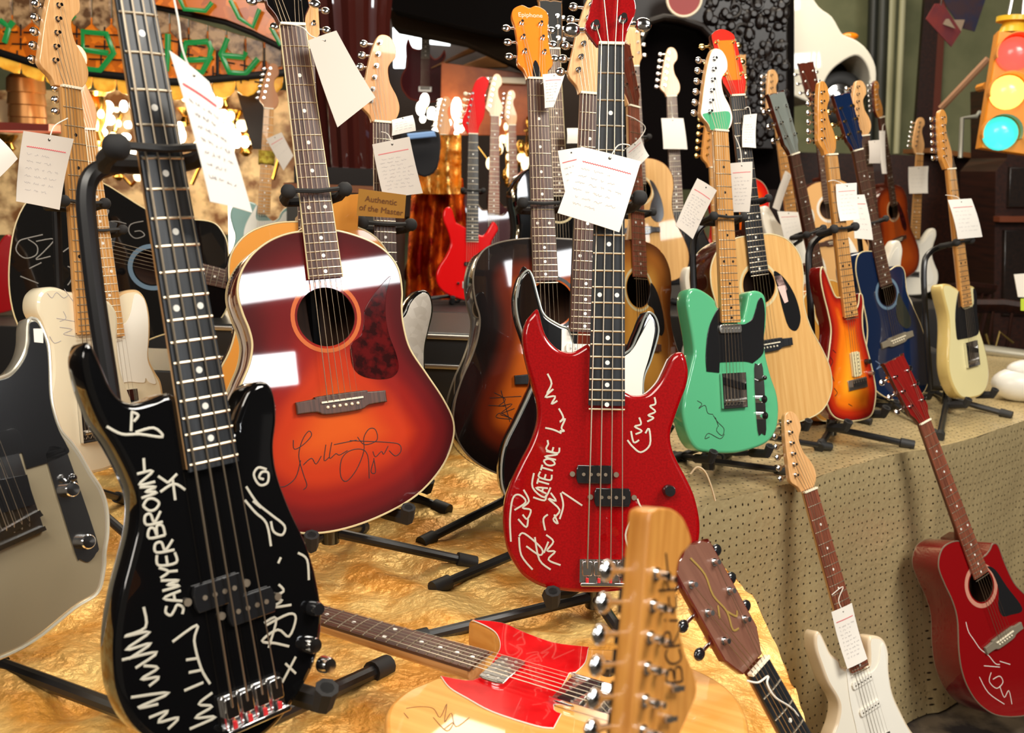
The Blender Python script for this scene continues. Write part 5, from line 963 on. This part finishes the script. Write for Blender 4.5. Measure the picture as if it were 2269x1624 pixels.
stand('black stand behind the natural acoustic with red headstock', f18, P18, [(1838, 990)], T=.10, yoke=.37, legdirs=[(210, .24), (80, .2)])
g19, f19, o19, P19 = guitar('electric_guitar', 'white guitar with orange headstock and gold tuners behind the mint guitar', 'electric guitar', (1605, 765), 0, (1581, 372), .648, 20, 8, top=whiteg, guard=PG_S, guardm=whitepl, board=mapleb, neckm=amber, hsm=amber, lod=1, hs=HS_S, pegs='L6', pegm=gold)
g20, f20, o20, P20 = guitar('acoustic_guitar', 'small orange red sunburst acoustic in the back row behind the mint guitar', 'acoustic guitar', (1657, 532), 0, (1643, 218), .645, 30, 8, body=DREAD, px=False, ac=True, T=.10, top=bur4, side=hotred, hole=((0, .155), .05), lod=1, hs=HS_A, pegs='A6', bridge='pin', bwood=whitepl, rosette=M('green_rosette', D((170, 160, 80)), .4), ringw=.014, bind=M('pale_binding', D((200, 180, 150)), .3))
g21, f21, o21, P21 = guitar('electric_guitar', 'white guitar with bare maple headstock leaning left, back row', 'electric guitar', (1768, 600), 0, (1722, 262), .648, 25, 8, top=whiteg, guard=PG_S, guardm=whitepl, board=mapleb, neckm=maple, lod=1, hs=HS_S, pegs='L6')
g22, f22, o22, P22 = guitar('acoustic_guitar', 'amber acoustic with grey headstock between the mint and flame guitars', 'acoustic guitar', (1850, 790), 0, (1757, 345), .645, 38, 11, bscale=.84, body=DREAD, px=False, ac=True, T=.10, top=amb_s, side=K('amber_side', (196, 126, 62), .3), bind=binding, hole=((0, .155), .05), board=rose, neckm=mahog, lod=1, hs=HS_A, hsm=M('grey_face', D((116, 122, 116)), .3), hstilt=.1, pegs='A6', bridge='pin')
stand('gooseneck stand behind the amber acoustic', f22, P22, [(1600, 1010)], T=.10, yoke=.40, post=[(1752, 760), (1738, 600), (1745, 555), (1775, 530)], legdirs=[(70, .2), (320, .22)], ywide=.045)
g23, f23, o23, P23 = guitar('acoustic_guitar', 'pale acoustic with white soundhole ring in the back row behind the flame guitar', 'acoustic guitar', (1847, 535), 0, (1806, 228), .645, 15, 8, body=DREAD, px=False, ac=True, T=.10, top=K('peach_spruce', (232, 180, 116), .35, .4), side=mahg, hole=((0, .155), .05), board=rose, neckm=mahog, lod=1, hs=HS_A, hsm=mahog, hstilt=.2, pegs='A6', bridge='pin', rosette=whitepl, ringw=.012)
# 13 flame sunburst S-shape
B24 = [(1868, 661), (1861, 658), (1852, 655), (1841, 629), (1830, 600), (1823, 590), (1818, 600), (1819, 625), (1825, 655), (1835, 695), (1841, 730), (1838, 766), (1832, 812), (1827, 850), (1832, 893), (1847, 923), (1876, 934), (1912, 931), (1934, 917), (1942, 873), (1938, 837), (1930, 801), (1922, 770), (1914, 735), (1912, 700), (1914, 672), (1911, 653), (1904, 651), (1901, 676), (1890, 692), (1882, 697)]
S24 = [[(1838, 790), (1845, 800), (1840, 812)], [(1842, 830), (1848, 845)], [(1848, 860), (1855, 870), (1850, 878)], [(1880, 895), (1888, 900)], [(1845, 775), (1852, 782)]]
g24, f24, o24, P24 = guitar('electric_guitar', 'flame orange sunburst guitar with cream edge on the right table', 'electric guitar', (1898, 845), 0, (1838, 345), .648, 33, 12, body=B24, top=bur3, side=K('flame_side', (112, 18, 14), .2), bind=binding, board=mapleb, neckm=amber, lod=0, hs=[(x * .9, y * 1.05) for x, y in HS_S], hsm=amber, pegs='L6', joint=.2, pick=(('h', 0, .05, 1.57, creampk),), bridge='hard', knobs=((.05, .05, blackpl, .008), (.06, .015, satin, .007)), sigs=((S24, blackink, .0012),), inlay=blackpl)
stand('gooseneck stand holding the flame sunburst guitar', f24, P24, [(2022, 986), (1815, 992)], yoke=.435, post=[(1802, 850), (1798, 720), (1792, 600), (1795, 550), (1815, 525), (1840, 515)], legdirs=[(70, .25)], thick=.010)
# 14 navy acoustic
B25 = [(1945, 561), (1935, 556), (1911, 557), (1899, 570), (1896, 600), (1903, 636), (1914, 680), (1922, 730), (1918, 780), (1918, 820), (1928, 850), (1948, 872), (1975, 886), (2010, 888), (2037, 878), (2052, 862), (2060, 831), (2058, 785), (2050, 747), (2040, 716), (2025, 682), (2010, 645), (2006, 605), (1998, 590), (1985, 589), (1972, 597), (1962, 600), (1956, 580)]
S25 = [[(1940, 800), (1950, 808), (1942, 818), (1955, 812), (1960, 826)], [(1965, 805), (1978, 812), (1970, 825), (1990, 815), (2008, 806)], [(2000, 825), (2020, 830)]]
g25, f25, o25, P25 = guitar('acoustic_guitar', 'navy blue cutaway acoustic with cream edge beside the flame guitar', 'acoustic guitar', (1985, 750), 0, (1898, 336), .645, 28, 11, body=B25, ac=True, T=.09, top=navy, side=navy, bind=binding, holepx=((1966, 650), .042), guard=[(1990, 650), (1998, 662), (2016, 700), (2018, 720), (2008, 728), (1992, 715), (1985, 690)], guardpx=True, guardm=K('grey_guard', (44, 46, 40), .2), board=rose, neckm=mahog, lod=1, hs=HS_A, hsm=navy, hstilt=.1, pegs='A6', pegm=gold, bridge='pin', bwood=M('grey_bridge', D((120, 112, 96)), .3), rosette=bluer, ringw=.010, sigs=((S25, M('pale_blue_ink', D((110, 130, 160)), .4), .0014),))
stand('black stand holding the navy acoustic', f25, P25, [(2080, 965)], T=.09, yoke=.40, legdirs=[(200, .25), (80, .2)])
g26, f26, o26, P26 = guitar('acoustic_guitar', 'orange acoustic with dark pickguard in the back row right of the navy guitar', 'acoustic guitar', (1988, 530), 0, (1952, 262), .645, 38, 8, body=DREAD, px=False, ac=True, T=.10, top=bur5, side=mahg, hole=((0, .155), .048), guard=[(.045, .19), (.070, .17), (.098, .10), (.104, .04), (.080, .03), (.055, .08)], guardm=tort, board=rose, neckm=mahog, lod=1, hs=HS_T, hsm=amber, pegs='T6', bridge='pin')
g27, f27, o27, P27 = guitar('electric_guitar', 'white guitar with maple neck behind the orange acoustic, back right', 'electric guitar', (2022, 605), 0, (2036, 342), .648, 10, 8, top=whiteg, guard=PG_S, guardm=whitepl, board=mapleb, neckm=maple, lod=1, hs=[(x, y * 1.05) for x, y in HS_T], pegs='T6')
g27b, f27b, *_ = guitar('electric_guitar', 'white guitar with rosewood neck and spiky headstock half hidden behind the navy acoustic', 'electric guitar', (1952, 690), 0, (1912, 302), .648, 22, 8, top=whiteg, guard=PG_S, guardm=whitepl, board=rose, neckm=maple, lod=1, hs=[(x * 1.1, y) for x, y in HS_S], pegs='L6')
riser('back_riser', 'black riser under the farthest guitars at the right', 1.95, 2.3, 5.05, 5.9, .93)
# 15 cream T-shape far right
B28 = [(2126, 644), (2112, 633), (2103, 629), (2092, 629), (2088, 640), (2093, 665), (2101, 698), (2103, 732), (2101, 782), (2102, 819), (2110, 851), (2125, 877), (2141, 884), (2172, 878), (2187, 860), (2192, 831), (2189, 794), (2180, 757), (2170, 725), (2165, 690), (2165, 655), (2160, 636), (2149, 633), (2144, 642), (2144, 668), (2141, 677)]
G28 = [(2126, 645), (2120, 660), (2116, 700), (2119, 745), (2122, 753), (2122, 753), (2138, 750), (2155, 746), (2168, 735), (2164, 690), (2163, 650), (2156, 640), (2157, 672), (2148, 682), (2131, 682)]
g28, f28, o28, P28 = guitar('electric_guitar', 'butter cream guitar with black pickguard at the far right of the table', 'electric guitar', (2152, 800), 0, (2103, 376), .648, 36, 12, body=B28, top=creamg, side=K('cream_edge', (196, 172, 106), .3), guard=G28, guardpx=True, guardm=blackpl, board=mapleb, neckm=amber, lod=0, hs=[(x * .95, y * 1.05) for x, y in HS_T], hsm=amber, pegs='T6', bridge='tele', joint=.17, inlay=blackpl)
stand('gooseneck stand holding the butter cream guitar', f28, P28, [(2240, 920), (2082, 968)], yoke=.40, post=[(2062, 860), (2052, 720), (2047, 600), (2058, 562), (2090, 545), (2120, 540)], legdirs=[(80, .22)], thick=.010)
# 16 maroon acoustic and white S-shape leaning on the draped table
B29 = [(2150, 1215), (2127, 1198), (2102, 1203), (2085, 1220), (2079, 1255), (2092, 1293), (2110, 1332), (2121, 1374), (2124, 1439), (2131, 1487), (2147, 1529), (2173, 1564), (2214, 1587), (2275, 1586), (2330, 1562), (2364, 1510), (2368, 1450), (2345, 1395), (2305, 1350), (2270, 1315), (2247, 1290), (2226, 1245), (2212, 1208), (2200, 1204), (2192, 1219), (2180, 1232), (2165, 1232), (2158, 1225)]
G29 = [(2187, 1255), (2205, 1262), (2231, 1300), (2260, 1338), (2263, 1355), (2240, 1362), (2222, 1365), (2212, 1345), (2212, 1305), (2200, 1272)]
S29 = [[(2140, 1378), (2146, 1400), (2158, 1418), (2172, 1438), (2190, 1452), (2205, 1470), (2215, 1472)], [(2180, 1475), (2215, 1478)], [(2215, 1465), (2238, 1472)], [(2196, 1490), (2192, 1510), (2208, 1525), (2222, 1512), (2215, 1498), (2200, 1505)], [(2215, 1520), (2225, 1545), (2235, 1530), (2242, 1560)], [(2170, 1500), (2190, 1535), (2225, 1560)]]
g29, f29, o29, P29 = guitar('acoustic_guitar', 'dark red cutaway acoustic leaning against the table at the lower right', 'acoustic guitar', (2220, 1410), 0, (2046, 938), .645, 24, 17, body=B29, ac=True, T=.095, top=maroon, side=K('maroon_side', (104, 14, 16), .25), bind=M('dull_binding', D((110, 92, 76)), .4), holepx=((2174, 1297), .046), guard=G29, guardpx=True, board=rosered, neckm=mahog, lod=0, hs=HS_A, hsm=K('red_wood', (130, 26, 22), .3, tex='grain', col2=D((104, 18, 16)), tscale=30), hstilt=.15, pegs='A6', bridge='pin', bwood=M('grey_bridge', D((120, 112, 96)), .3), rosette=M('rose_rosette', D((190, 130, 110)), .4), ringw=.012, sigs=((S29, whiteink, .0013),))
B30 = [(1872, 1481), (1860, 1461), (1843, 1448), (1831, 1424), (1821, 1404), (1812, 1399), (1806, 1412), (1808, 1440), (1818, 1471), (1834, 1513), (1853, 1545), (1860, 1568), (1855, 1600), (1842, 1640), (1842, 1690), (1870, 1735), (1930, 1750), (1995, 1742), (2045, 1712), (2056, 1670), (2038, 1640), (2018, 1615), (1998, 1577), (1980, 1535), (1972, 1487), (1971, 1448), (1963, 1422), (1949, 1410), (1930, 1410), (1925, 1425), (1926, 1455), (1920, 1478)]
G30 = [(1878, 1480), (1876, 1500), (1884, 1560), (1898, 1624), (1905, 1690), (1960, 1710), (2010, 1690), (2020, 1640), (1990, 1580), (1972, 1535), (1964, 1480), (1958, 1430), (1952, 1430), (1945, 1470), (1925, 1490)]
g30, f30, o30, P30 = guitar('electric_guitar', 'white double cutaway guitar on the floor leaning against the dotted cloth', 'electric guitar', (1945, 1640), 0, (1790, 1087), .648, 25, 17, body=B30, top=whiteg, side=K('white_side', (226, 206, 176), .3), guard=G30, guardpx=True, guardm=whitepl, board=rosered, neckm=maple, lod=0, hs=HS_S, pegs='L6', pick=(('s', 0, .155, .05, whitepl), ('s', 0, .085, .05, whitepl)), joint=.2)
# 17 maroon body hanging by the far window
B31 = [(905, 84), (911, 99), (918, 107), (932, 108), (941, 101), (949, 101), (953, 119), (964, 130), (976, 123), (985, 110), (988, 125), (981, 140), (984, 159), (992, 182), (995, 202), (988, 218), (968, 226), (939, 227), (909, 220), (897, 208), (889, 194), (887, 178), (891, 163), (900, 145), (899, 119), (899, 99)]
g31, f31, *_ = guitar('electric_guitar', 'dark maroon guitar body hanging horns up before the bright window', 'electric guitar', (942, 195), 0, (943, 104), .25, 5, 0, body=B31, top=maroond, side=K('maroon_rim', (120, 50, 40), .3), lod=1, hs=HS_S, pegs='L6', board=ebony, nstr=6, bridge='hard', bev=.008)
# 18 guitar with brown yoke stand and pearloid pickguard behind the cherry sunburst
B32 = [(893, 692), (906, 665), (925, 646), (945, 643), (958, 660), (961, 692), (951, 735), (943, 780), (945, 830), (955, 900), (960, 980), (940, 1050), (880, 1085), (800, 1080), (752, 1040), (745, 960), (765, 880), (770, 800), (755, 740), (740, 690), (750, 652), (775, 642), (800, 670), (815, 710), (832, 722), (870, 718)]
g32, f32, o32, P32 = guitar('electric_guitar', 'black edged guitar with grey pearl pickguard and wide maple headstock behind the cherry sunburst', 'electric guitar', (858, 925), 0, (846, 274), .648, 25, 11, body=B32, top=blackg, guard=[(898, 700), (910, 672), (928, 653), (944, 650), (953, 664), (955, 692), (946, 735), (938, 780), (936, 900), (900, 980), (850, 980), (850, 760), (872, 722)], guardpx=True, guardm=pearlm, board=rose, neckm=maple, lod=0, hs=[(x * 1.05, y * .98) for x, y in HS_S], hsm=amber, pegs='L6')
stand('black stand whose foam yoke grips the rosewood neck beside the gold plaque', f32, P32, [], yoke=.42, legdirs=[(200, .2), (330, .2), (90, .2)], ywide=.055, thick=.011)
g36, f36, o36, P36 = guitar('acoustic_guitar', 'honey orange acoustic hidden behind the cherry sunburst with a gold plaque on top', 'acoustic guitar', (700, 790), 0, (672, 110), .648, 20, 11, body=[(x * 1.18, y) for x, y in DREAD], px=False, ac=True, T=.10, top=orange_s, side=mahg, bind=binding, hole=((0, .155), .05), lod=1, hs=HS_A, hstilt=.2, pegs='A6', bridge='pin')
t = thing('gold_plaque', 'small gold engraved plaque standing beside the cherry sunburst neck', 'plaque', mat=Plane(2.06, yaw=6, x0=PX(845, 450, 2.1).x).mat(PX(845, 487, 2.1).z, 0))
PP = Plane(2.06, yaw=6, x0=PX(845, 450, 2.1).x)
put(slab('plate', [(795, 418), (900, 432), (896, 484), (790, 478)], PP, .004, M('plaque_gold', D((206, 150, 70)), .35, .5)), t)
put(slab('support_block', [(738, 434), (796, 430), (792, 510), (735, 510)], Plane(2.10, yaw=6, x0=PX(845, 450, 2.1).x), .02, orange_s), t)
for k, (txt, y) in enumerate((('Authentic', 450), ('of the Master', 471))):
    c = bpy.data.curves.new('engraving', 'FONT'); c.body = txt; c.size = .0165; c.extrude = .0003; c.align_x = 'CENTER'; c.materials.append(M('engraved_ink', D((110, 66, 30)), .6))
    o = bpy.data.objects.new('engraving', c); COL.objects.link(o); a, b_ = PP.loc(844, y); m = PP.mat(0, 0); m.translation = PP.w(a, b_, .001); m = m @ Matrix.Rotation(-.10, 4, 'Z'); o.parent = t; o.matrix_basis = t.matrix_basis.inverted() @ m; to_mesh(o)
# 19 red S-shape
B33 = [(1017, 496), (1010, 490), (1002, 464), (993, 458), (983, 467), (982, 487), (991, 510), (998, 539), (988, 566), (972, 591), (966, 612), (971, 633), (988, 650), (1014, 661), (1048, 667), (1082, 660), (1106, 636), (1112, 608), (1102, 580), (1090, 560), (1088, 540), (1098, 520), (1104, 508), (1100, 497), (1092, 491), (1084, 504), (1075, 518), (1062, 520)]
HS33 = [(1036, 297), (1036, 297), (1024, 272), (1033, 247), (1043, 214), (1051, 188), (1059, 176), (1070, 171), (1081, 176), (1083, 188), (1075, 212), (1075, 240), (1072, 262), (1062, 283), (1060, 297), (1060, 297)]
g33, f33, o33, P33 = guitar('electric_guitar', 'hot red double cutaway guitar with red headstock in front of the sequin costume', 'electric guitar', (1045, 628), 0, (1048, 298), .648, 10, 8, body=B33, top=hotred, side=hotred, board=ebony, neckm=hotred, lod=0, hs=HS33, hspx=True, hsm=hotred, hsside=hotred, pegs='L6', butm=cream_pl, pick=(('s', 0, .085, 0),), bridge='hard', inlay=pearl, knobs=((-.06, .0, blackpl, .006),))
stand('black stand holding the hot red guitar', f33, P33, [], yoke=.40, legdirs=[(200, .25), (330, .25), (90, .2)], level=.95)
riser('back_riser', 'black riser under the hot red guitar', -.46, .05, 4.1, 4.5, .95)
riser('back_riser', 'black riser farthest back behind the sequin costume', -.47, -.3, 4.8, 5.4, .925)
riser('back_riser', 'black riser farthest back, right of the sequin costume', -.27, .09, 4.6, 5.9, 1.005)
riser('back_riser', 'black riser at the far left edge behind the brass drum', -2.8, -2.1, 4.4, 4.9, .765)
# other headstocks and necks in the back rows
g35, f35, *_ = guitar('electric_guitar', 'seafoam guitar with white pickguard and brown headstock under the stained glass', 'electric guitar', (580, 568), 0, (596, 242), .648, 12, 8, body=TELE, px=False, top=seafoam, guard=PG_T, guardm=whitepl, board=mapleb, neckm=M('brown_maple', D((176, 112, 60)), .4), lod=1, hs=HS_S, pegs='L6')
yb_ = f35.loc(583, 349, 0)[1]; q = MB(); q.prism([(-.034, yb_ - .03), (.034, yb_ - .03), (.036, yb_ + .03), (-.036, yb_ + .03)], .022, -.028, .010); o = q.build('knitted_band', M('yellow_knit', D((190, 170, 60)), .9, tex='noise', col2=D((150, 120, 30)), tscale=60)); o.matrix_world = f35.mat(0, 0); tag(o, 'yellow crocheted band wrapped round the brown headstock neck', 'band')
riser('back_riser', 'black riser behind the sideways black acoustic', -1.9, -.72, 4.2, 4.9, .96)
g37, f37, *_ = guitar('acoustic_guitar', 'black acoustic with black slotted headstock behind the orange headstock', 'acoustic guitar', (1243, 560), 0, (1225, 112), .645, 20, 9, body=DREAD, px=False, ac=True, T=.10, top=blackg, side=blackg, hole=((0, .155), .05), board=rose, neckm=amber, boardbind=binding, lod=1, hs=[(x, y * .8) for x, y in HS_A], hsm=M('flat_black', (.01, .01, .01), .7), pegs=[(s * .02, .035 + i * .035, s) for s in (-1, 1) for i in range(3)], bridge='pin')
riser('back_riser', 'black riser under the black slotted headstock acoustic', -.08, .34, 3.2, 3.6, 1.045)
for lab, A_, B_, mt, hsx, Y in (('sunburst guitar whose slim maple headstock stands right of the red headstock', (1092, 560), (1096, 258), maple, HS_S, 8), ('guitar with a small maple headstock left of the dark necks', (1140, 540), (1134, 278), maple, HS_T, 6), ('guitar with dark amber headstock rising behind the sequin costume', (968, 590), (984, 300), amber, HS_T, 8)):
    guitar('electric_guitar', lab, 'electric guitar', A_, 0, B_, .648, 12, Y, top=maroond, board=rosered, neckm=mt, lod=1, hs=hsx, pegs='L6' if hsx is HS_S else 'T6', pegm=chrome)
# 20 maple headstock in the foreground
H2 = [(1439, 1150), (1448, 1139), (1467, 1134), (1492, 1138), (1513, 1156), (1526, 1184), (1532, 1208), (1523, 1224), (1510, 1238), (1502, 1262), (1499, 1297), (1499, 1350), (1506, 1403), (1516, 1449), (1534, 1492), (1543, 1527), (1541, 1552), (1526, 1590), (1505, 1640), (1492, 1695), (1492, 1695), (1432, 1700), (1432, 1700), (1415, 1675), (1395, 1655), (1398, 1620), (1407, 1509), (1417, 1403), (1426, 1297), (1435, 1191)]
S2 = write('BCRich-', (1512, 1512), (1494, 1232), 34)
g2, f2, o2, P2 = guitar('electric_guitar', 'maple headstock with black signature rising in the foreground, bottom centre', 'electric guitar', (1462, 1697), .648, (1495, 1250), .803, 48, 10, hth=.020, top=whiteg, board=mapleb, lod=0, hs=H2, hspx=True, hsm=amber, hsside=amber, pegs=[], nstr=0, bridge='hard', pick=(('s', 0, .155, 0, whitepl),), joint=.2)
zoff = Vector(o2) + Vector((0, 0, .0))
for i, (x, y) in enumerate(((1452, 1272), (1445, 1342), (1438, 1412), (1432, 1480), (1427, 1552), (1422, 1620))):
    a, b_ = f2.loc(x, y, 0); q = MB(); q.cyl((a, b_, 0), (0, 0, 1), .0055, .0018, 14); q.cyl((a, b_, 0), (0, 0, 1), .0034, .0125, 14); q.box(a - .008, a + .008, b_ - .010, b_ + .010, -.027, -.0135, b=.001); q.cyl((a, b_, -.021), (-1, 0, 0), .0028, .030, 12)
    q.cyl((a + .014, b_ - .003, 0), (0, 0, 1), .0026, .010, 12)
    q.build('tuning_peg', chrome, g2, o2); c = MB(); c.sphere((a - .034, b_, -.021), 1, 14, 0, (.0095, .0085, .0045)); c.build('tuner_button', chrome, g2, o2)
for (x, y) in ((1490, 1523), (1474, 1590)):
    a, b_ = f2.loc(x, y, 0); q = MB(); q.cyl((a, b_, 0), (0, 0, 1), .003, .006, 12); q.box(a - .008, a + .008, b_ - .002, b_ + .002, .005, .0065); q.build('string_tree', satin, g2, o2)
strokes(g2, o2, 'signature', [f2.L(l) for l in S2], blackink, .0009)
stand('tall black stand holding the foreground maple headstock guitar', f2, P2, [], yoke=.43, level=0, group=None, legdirs=[(200, .3), (320, .3), (60, .3)])
# 21 brown acoustic headstock
g3, f3, o3, P3_ = guitar('acoustic_guitar', 'brown acoustic headstock with gold inlay leaning at the bottom right of the lame', 'acoustic guitar', (1673, 1476), .645, (1538, 1232), .820, 34, 22, L=.645, body=DREAD, px=False, ac=True, T=.10, top=mahog, side=mahog, hole=((0, .155), .05), board=ebony, neckm=K('red_neck', (96, 26, 18), .3), lod=0, hs=[(-.022, 0), (-.022, 0), (-.036, .03), (-.038, .045), (-.038, .165), (-.034, .172), (-.026, .180), (-.016, .182), (0, .190), (.016, .182), (.026, .180), (.034, .172), (.038, .165), (.038, .045), (.036, .03), (.022, 0), (.022, 0)], hsm=M('brown_face', D((126, 84, 66)), .4, 0, .2, tex='grain', col2=D((110, 70, 54)), tscale=20), hsside=K('red_neck', (96, 26, 18)), hstilt=.0, pegs='A6', bridge='pin', butm=blackpl)
strokes(g3, o3, 'headstock_inlay', [[(-.006, .821), (.002, .79), (-.003, .76), (.004, .73), (-.002, .705), (.008, .70)], [(.004, .73), (.014, .715), (.02, .72)], [(-.004, .745), (-.012, .73)]], goldinlay, .0016, z=-.0012)
q = MB(); q.quadbox(f2.L([(1545, 1560), (1640, 1580), (1636, 1660), (1540, 1650)]), -.3, -.28); bpy.data.objects.remove(q.build('x', card))
o = MB(); c_ = GZ(1590, 1625, TZ + .06); o.box(c_.x - .035, c_.x + .035, c_.y - .02, c_.y + .03, TZ + .05, TZ + .078, b=.004); o = o.build('plastic_box', M('clear_brown_plastic', D((150, 112, 88)), .15, 0, .6, tex='noise', col2=D((96, 50, 40)), tscale=50)); tag(o, 'small brown plastic box behind the foreground maple headstock', 'box')
# ------------------------------------------------------------ paper tags
T_ = price_tag
T_('large white paper tag hanging in front of the red bass neck', f4, [(1288, 325), (1420, 358), (1372, 515), (1235, 472)], z=.035, cord=[(1385, 330, .02), (1395, 322, .03), (1370, 322, .034)], seed=1, lines=6)
T_('blank beige tag hanging from the cherry sunburst neck', f5, [(682, 90), (745, 68), (832, 216), (748, 282)], z=.04, cord=[(622, 52, .015), (650, 55, .018), (672, 62, .03), (690, 80, .038)], m=cardg, text=False, seed=2)
T_('long white tag twisted toward the viewer beside the black bass neck', f1, [(375, 112), (463, 182), (558, 472), (465, 447)], z=.06, cord=[(385, -5, .03), (396, 50, .05), (402, 100, .058), (415, 140, .06)], seed=3, lines=7)
T_('grey white tag with pen writing below the far left maple headstock', f8, [(52, 290), (163, 308), (132, 465), (36, 446)], z=.06, seed=4, m=cardg, cord=[(150, 262, .02), (120, 280, .05)], lines=6)
T_('white tag corner at the left edge of the view', f8, [(-60, 290), (-8, 300), (38, 352), (-20, 410)], z=.07, seed=5, text=False)
T_('tag with many handwritten lines left of the sequin costume', f32, [(825, 320), (907, 303), (937, 428), (850, 440)], z=.04, seed=6, m=cardg, cord=[(845, 292, .02), (860, 298, .035)], lines=9)
T_('small white tag just under the wide maple headstock', f32, [(868, 266), (914, 255), (921, 290), (868, 301)], z=.015, seed=7, lines=4, redline=False)
T_('small pink grey tag beside the yellow crocheted band', f35, [(590, 308), (624, 293), (650, 345), (628, 378)], z=.06, seed=8, m=cardg, lines=2)
T_('narrow folded white tag below the orange headstock', f12, [(1202, 165), (1252, 162), (1226, 238), (1207, 240)], z=.03, seed=9, lines=7, cord=[(1198, 186, .02)])
T_('white tag tucked behind the large tag on the red bass', f13, [(1236, 334), (1292, 326), (1300, 440), (1262, 470)], z=.03, seed=10, lines=6)
T_('tiny bright white tag between the dark necks', f37, [(1256, 284), (1285, 284), (1285, 318), (1256, 318)], z=.06, seed=11, text=False)
T_('pale tag showing its corner right of the large tag on the red bass', f14, [(1388, 330), (1420, 304), (1438, 345), (1398, 384)], z=.03, seed=12, lines=3, cord=[(1388, 255, .02), (1410, 265, .03), (1430, 285, .03)])
T_('plain white tag on the neck before the black arch', f16, [(1465, 262), (1514, 262), (1523, 331), (1470, 330)], z=.05, seed=13, text=False, cord=[(1487, 225, .02)])
T_('twisted ribbed grey tag left of the mint guitar neck', f17, [(1545, 395), (1588, 422), (1535, 530), (1497, 500)], z=.04, seed=14, m=cardg, lines=11)
T_('pinkish handwritten tag right of the mint guitar neck', f18, [(1616, 362), (1667, 358), (1660, 470), (1620, 470)], z=.08, seed=15, m=cardg, lines=8, cord=[(1628, 300, .03), (1640, 330, .06)])
T_('small white tag right of the red and orange headstock', f18, [(1648, 255), (1677, 252), (1675, 328), (1645, 326)], z=.02, seed=16, lines=8, redline=False, cord=[(1650, 240, .02), (1660, 238, .02)])
T_('white tag behind the grey acoustic headstock', f22, [(1725, 270), (1755, 285), (1752, 345), (1738, 330)], z=-.03, seed=17, text=False)
T_('thin grey tag slanting before the white back row guitar', f21, [(1740, 378), (1754, 388), (1727, 468), (1712, 460)], z=.05, seed=18, text=False, m=cardg)
T_('white tag on the white back row guitar beside the orange acoustic', f21, [(1722, 468), (1768, 470), (1776, 516), (1738, 534)], z=.07, seed=19, lines=4)
T_('white tag hanging high on the flame guitar neck', f24, [(1852, 408), (1898, 405), (1905, 486), (1862, 490)], z=.02, seed=20, lines=6, cord=[(1835, 402, .02), (1850, 400, .02)])
T_('white tag over the navy guitar neck', f25, [(1882, 433), (1915, 431), (1934, 532), (1893, 528)], z=.04, seed=21, lines=5)
T_('narrow white tag seen edge on before the orange back row acoustic', f26, [(1948, 290), (1961, 290), (1965, 385), (1955, 385)], z=.1, seed=22, text=False, cord=[(1960, 275, .02), (1956, 280, .08)])
T_('grey tag between the two tilted headstocks at the right', f27b, [(1924, 312), (1948, 310), (1950, 362), (1925, 362)], z=.03, seed=23, text=False, m=cardg)
T_('white tag hanging on the maple neck of the far white guitar', f27, [(2013, 370), (2057, 368), (2056, 428), (2015, 429)], z=.08, seed=24, lines=4, redline=False)
T_('white tag on the butter cream guitar neck', f28, [(2100, 443), (2152, 440), (2176, 525), (2122, 530)], z=.04, seed=25, lines=6, cord=[(2095, 432, .02), (2120, 436, .03)])
T_('white handwritten tag on the white guitar leaning on the cloth', f30, [(1842, 1356), (1887, 1336), (1922, 1460), (1878, 1482)], z=.03, seed=26, lines=9, cord=[(1843, 1318, .02), (1868, 1300, .02), (1858, 1330, .025)])
q = MB(); q.tube([Vector(p) for p in cr_closed([tuple(f3.w(*f3.loc(x, y, z), z)) for x, y, z in ((1655, 1508, .012), (1680, 1512, .02), (1702, 1498, .016), (1700, 1515, .02), (1718, 1545, .02), (1760, 1575, .01), (1800, 1640, .0))], 5, False)], .0014, 6); tag(q.build('cotton_cord', cotton), 'white cotton cord knotted round the brown acoustic neck', 'cord')
q = MB(); q.tube([Vector(p) for p in cr_closed([tuple(PX(x, y, 2.0)) for x, y in ((1530, 1050), (1545, 1035), (1562, 1045), (1575, 1075), (1585, 1110))], 5, False)], .002, 6); o = q.build('tag_ribbon', M('ribbon_beige', D((200, 176, 140)), .7)); tag(o, 'beige ribbon looping over the edge right of the red bass', 'ribbon')
o = slab('green_sticker', [(2262, 662), (2300, 660), (2300, 690), (2262, 688)], Plane(4.19), .003, M('green_sticker', D((190, 214, 60)), .6)); tag(o, 'lime green sticker at the right edge under the white paper', 'sticker')
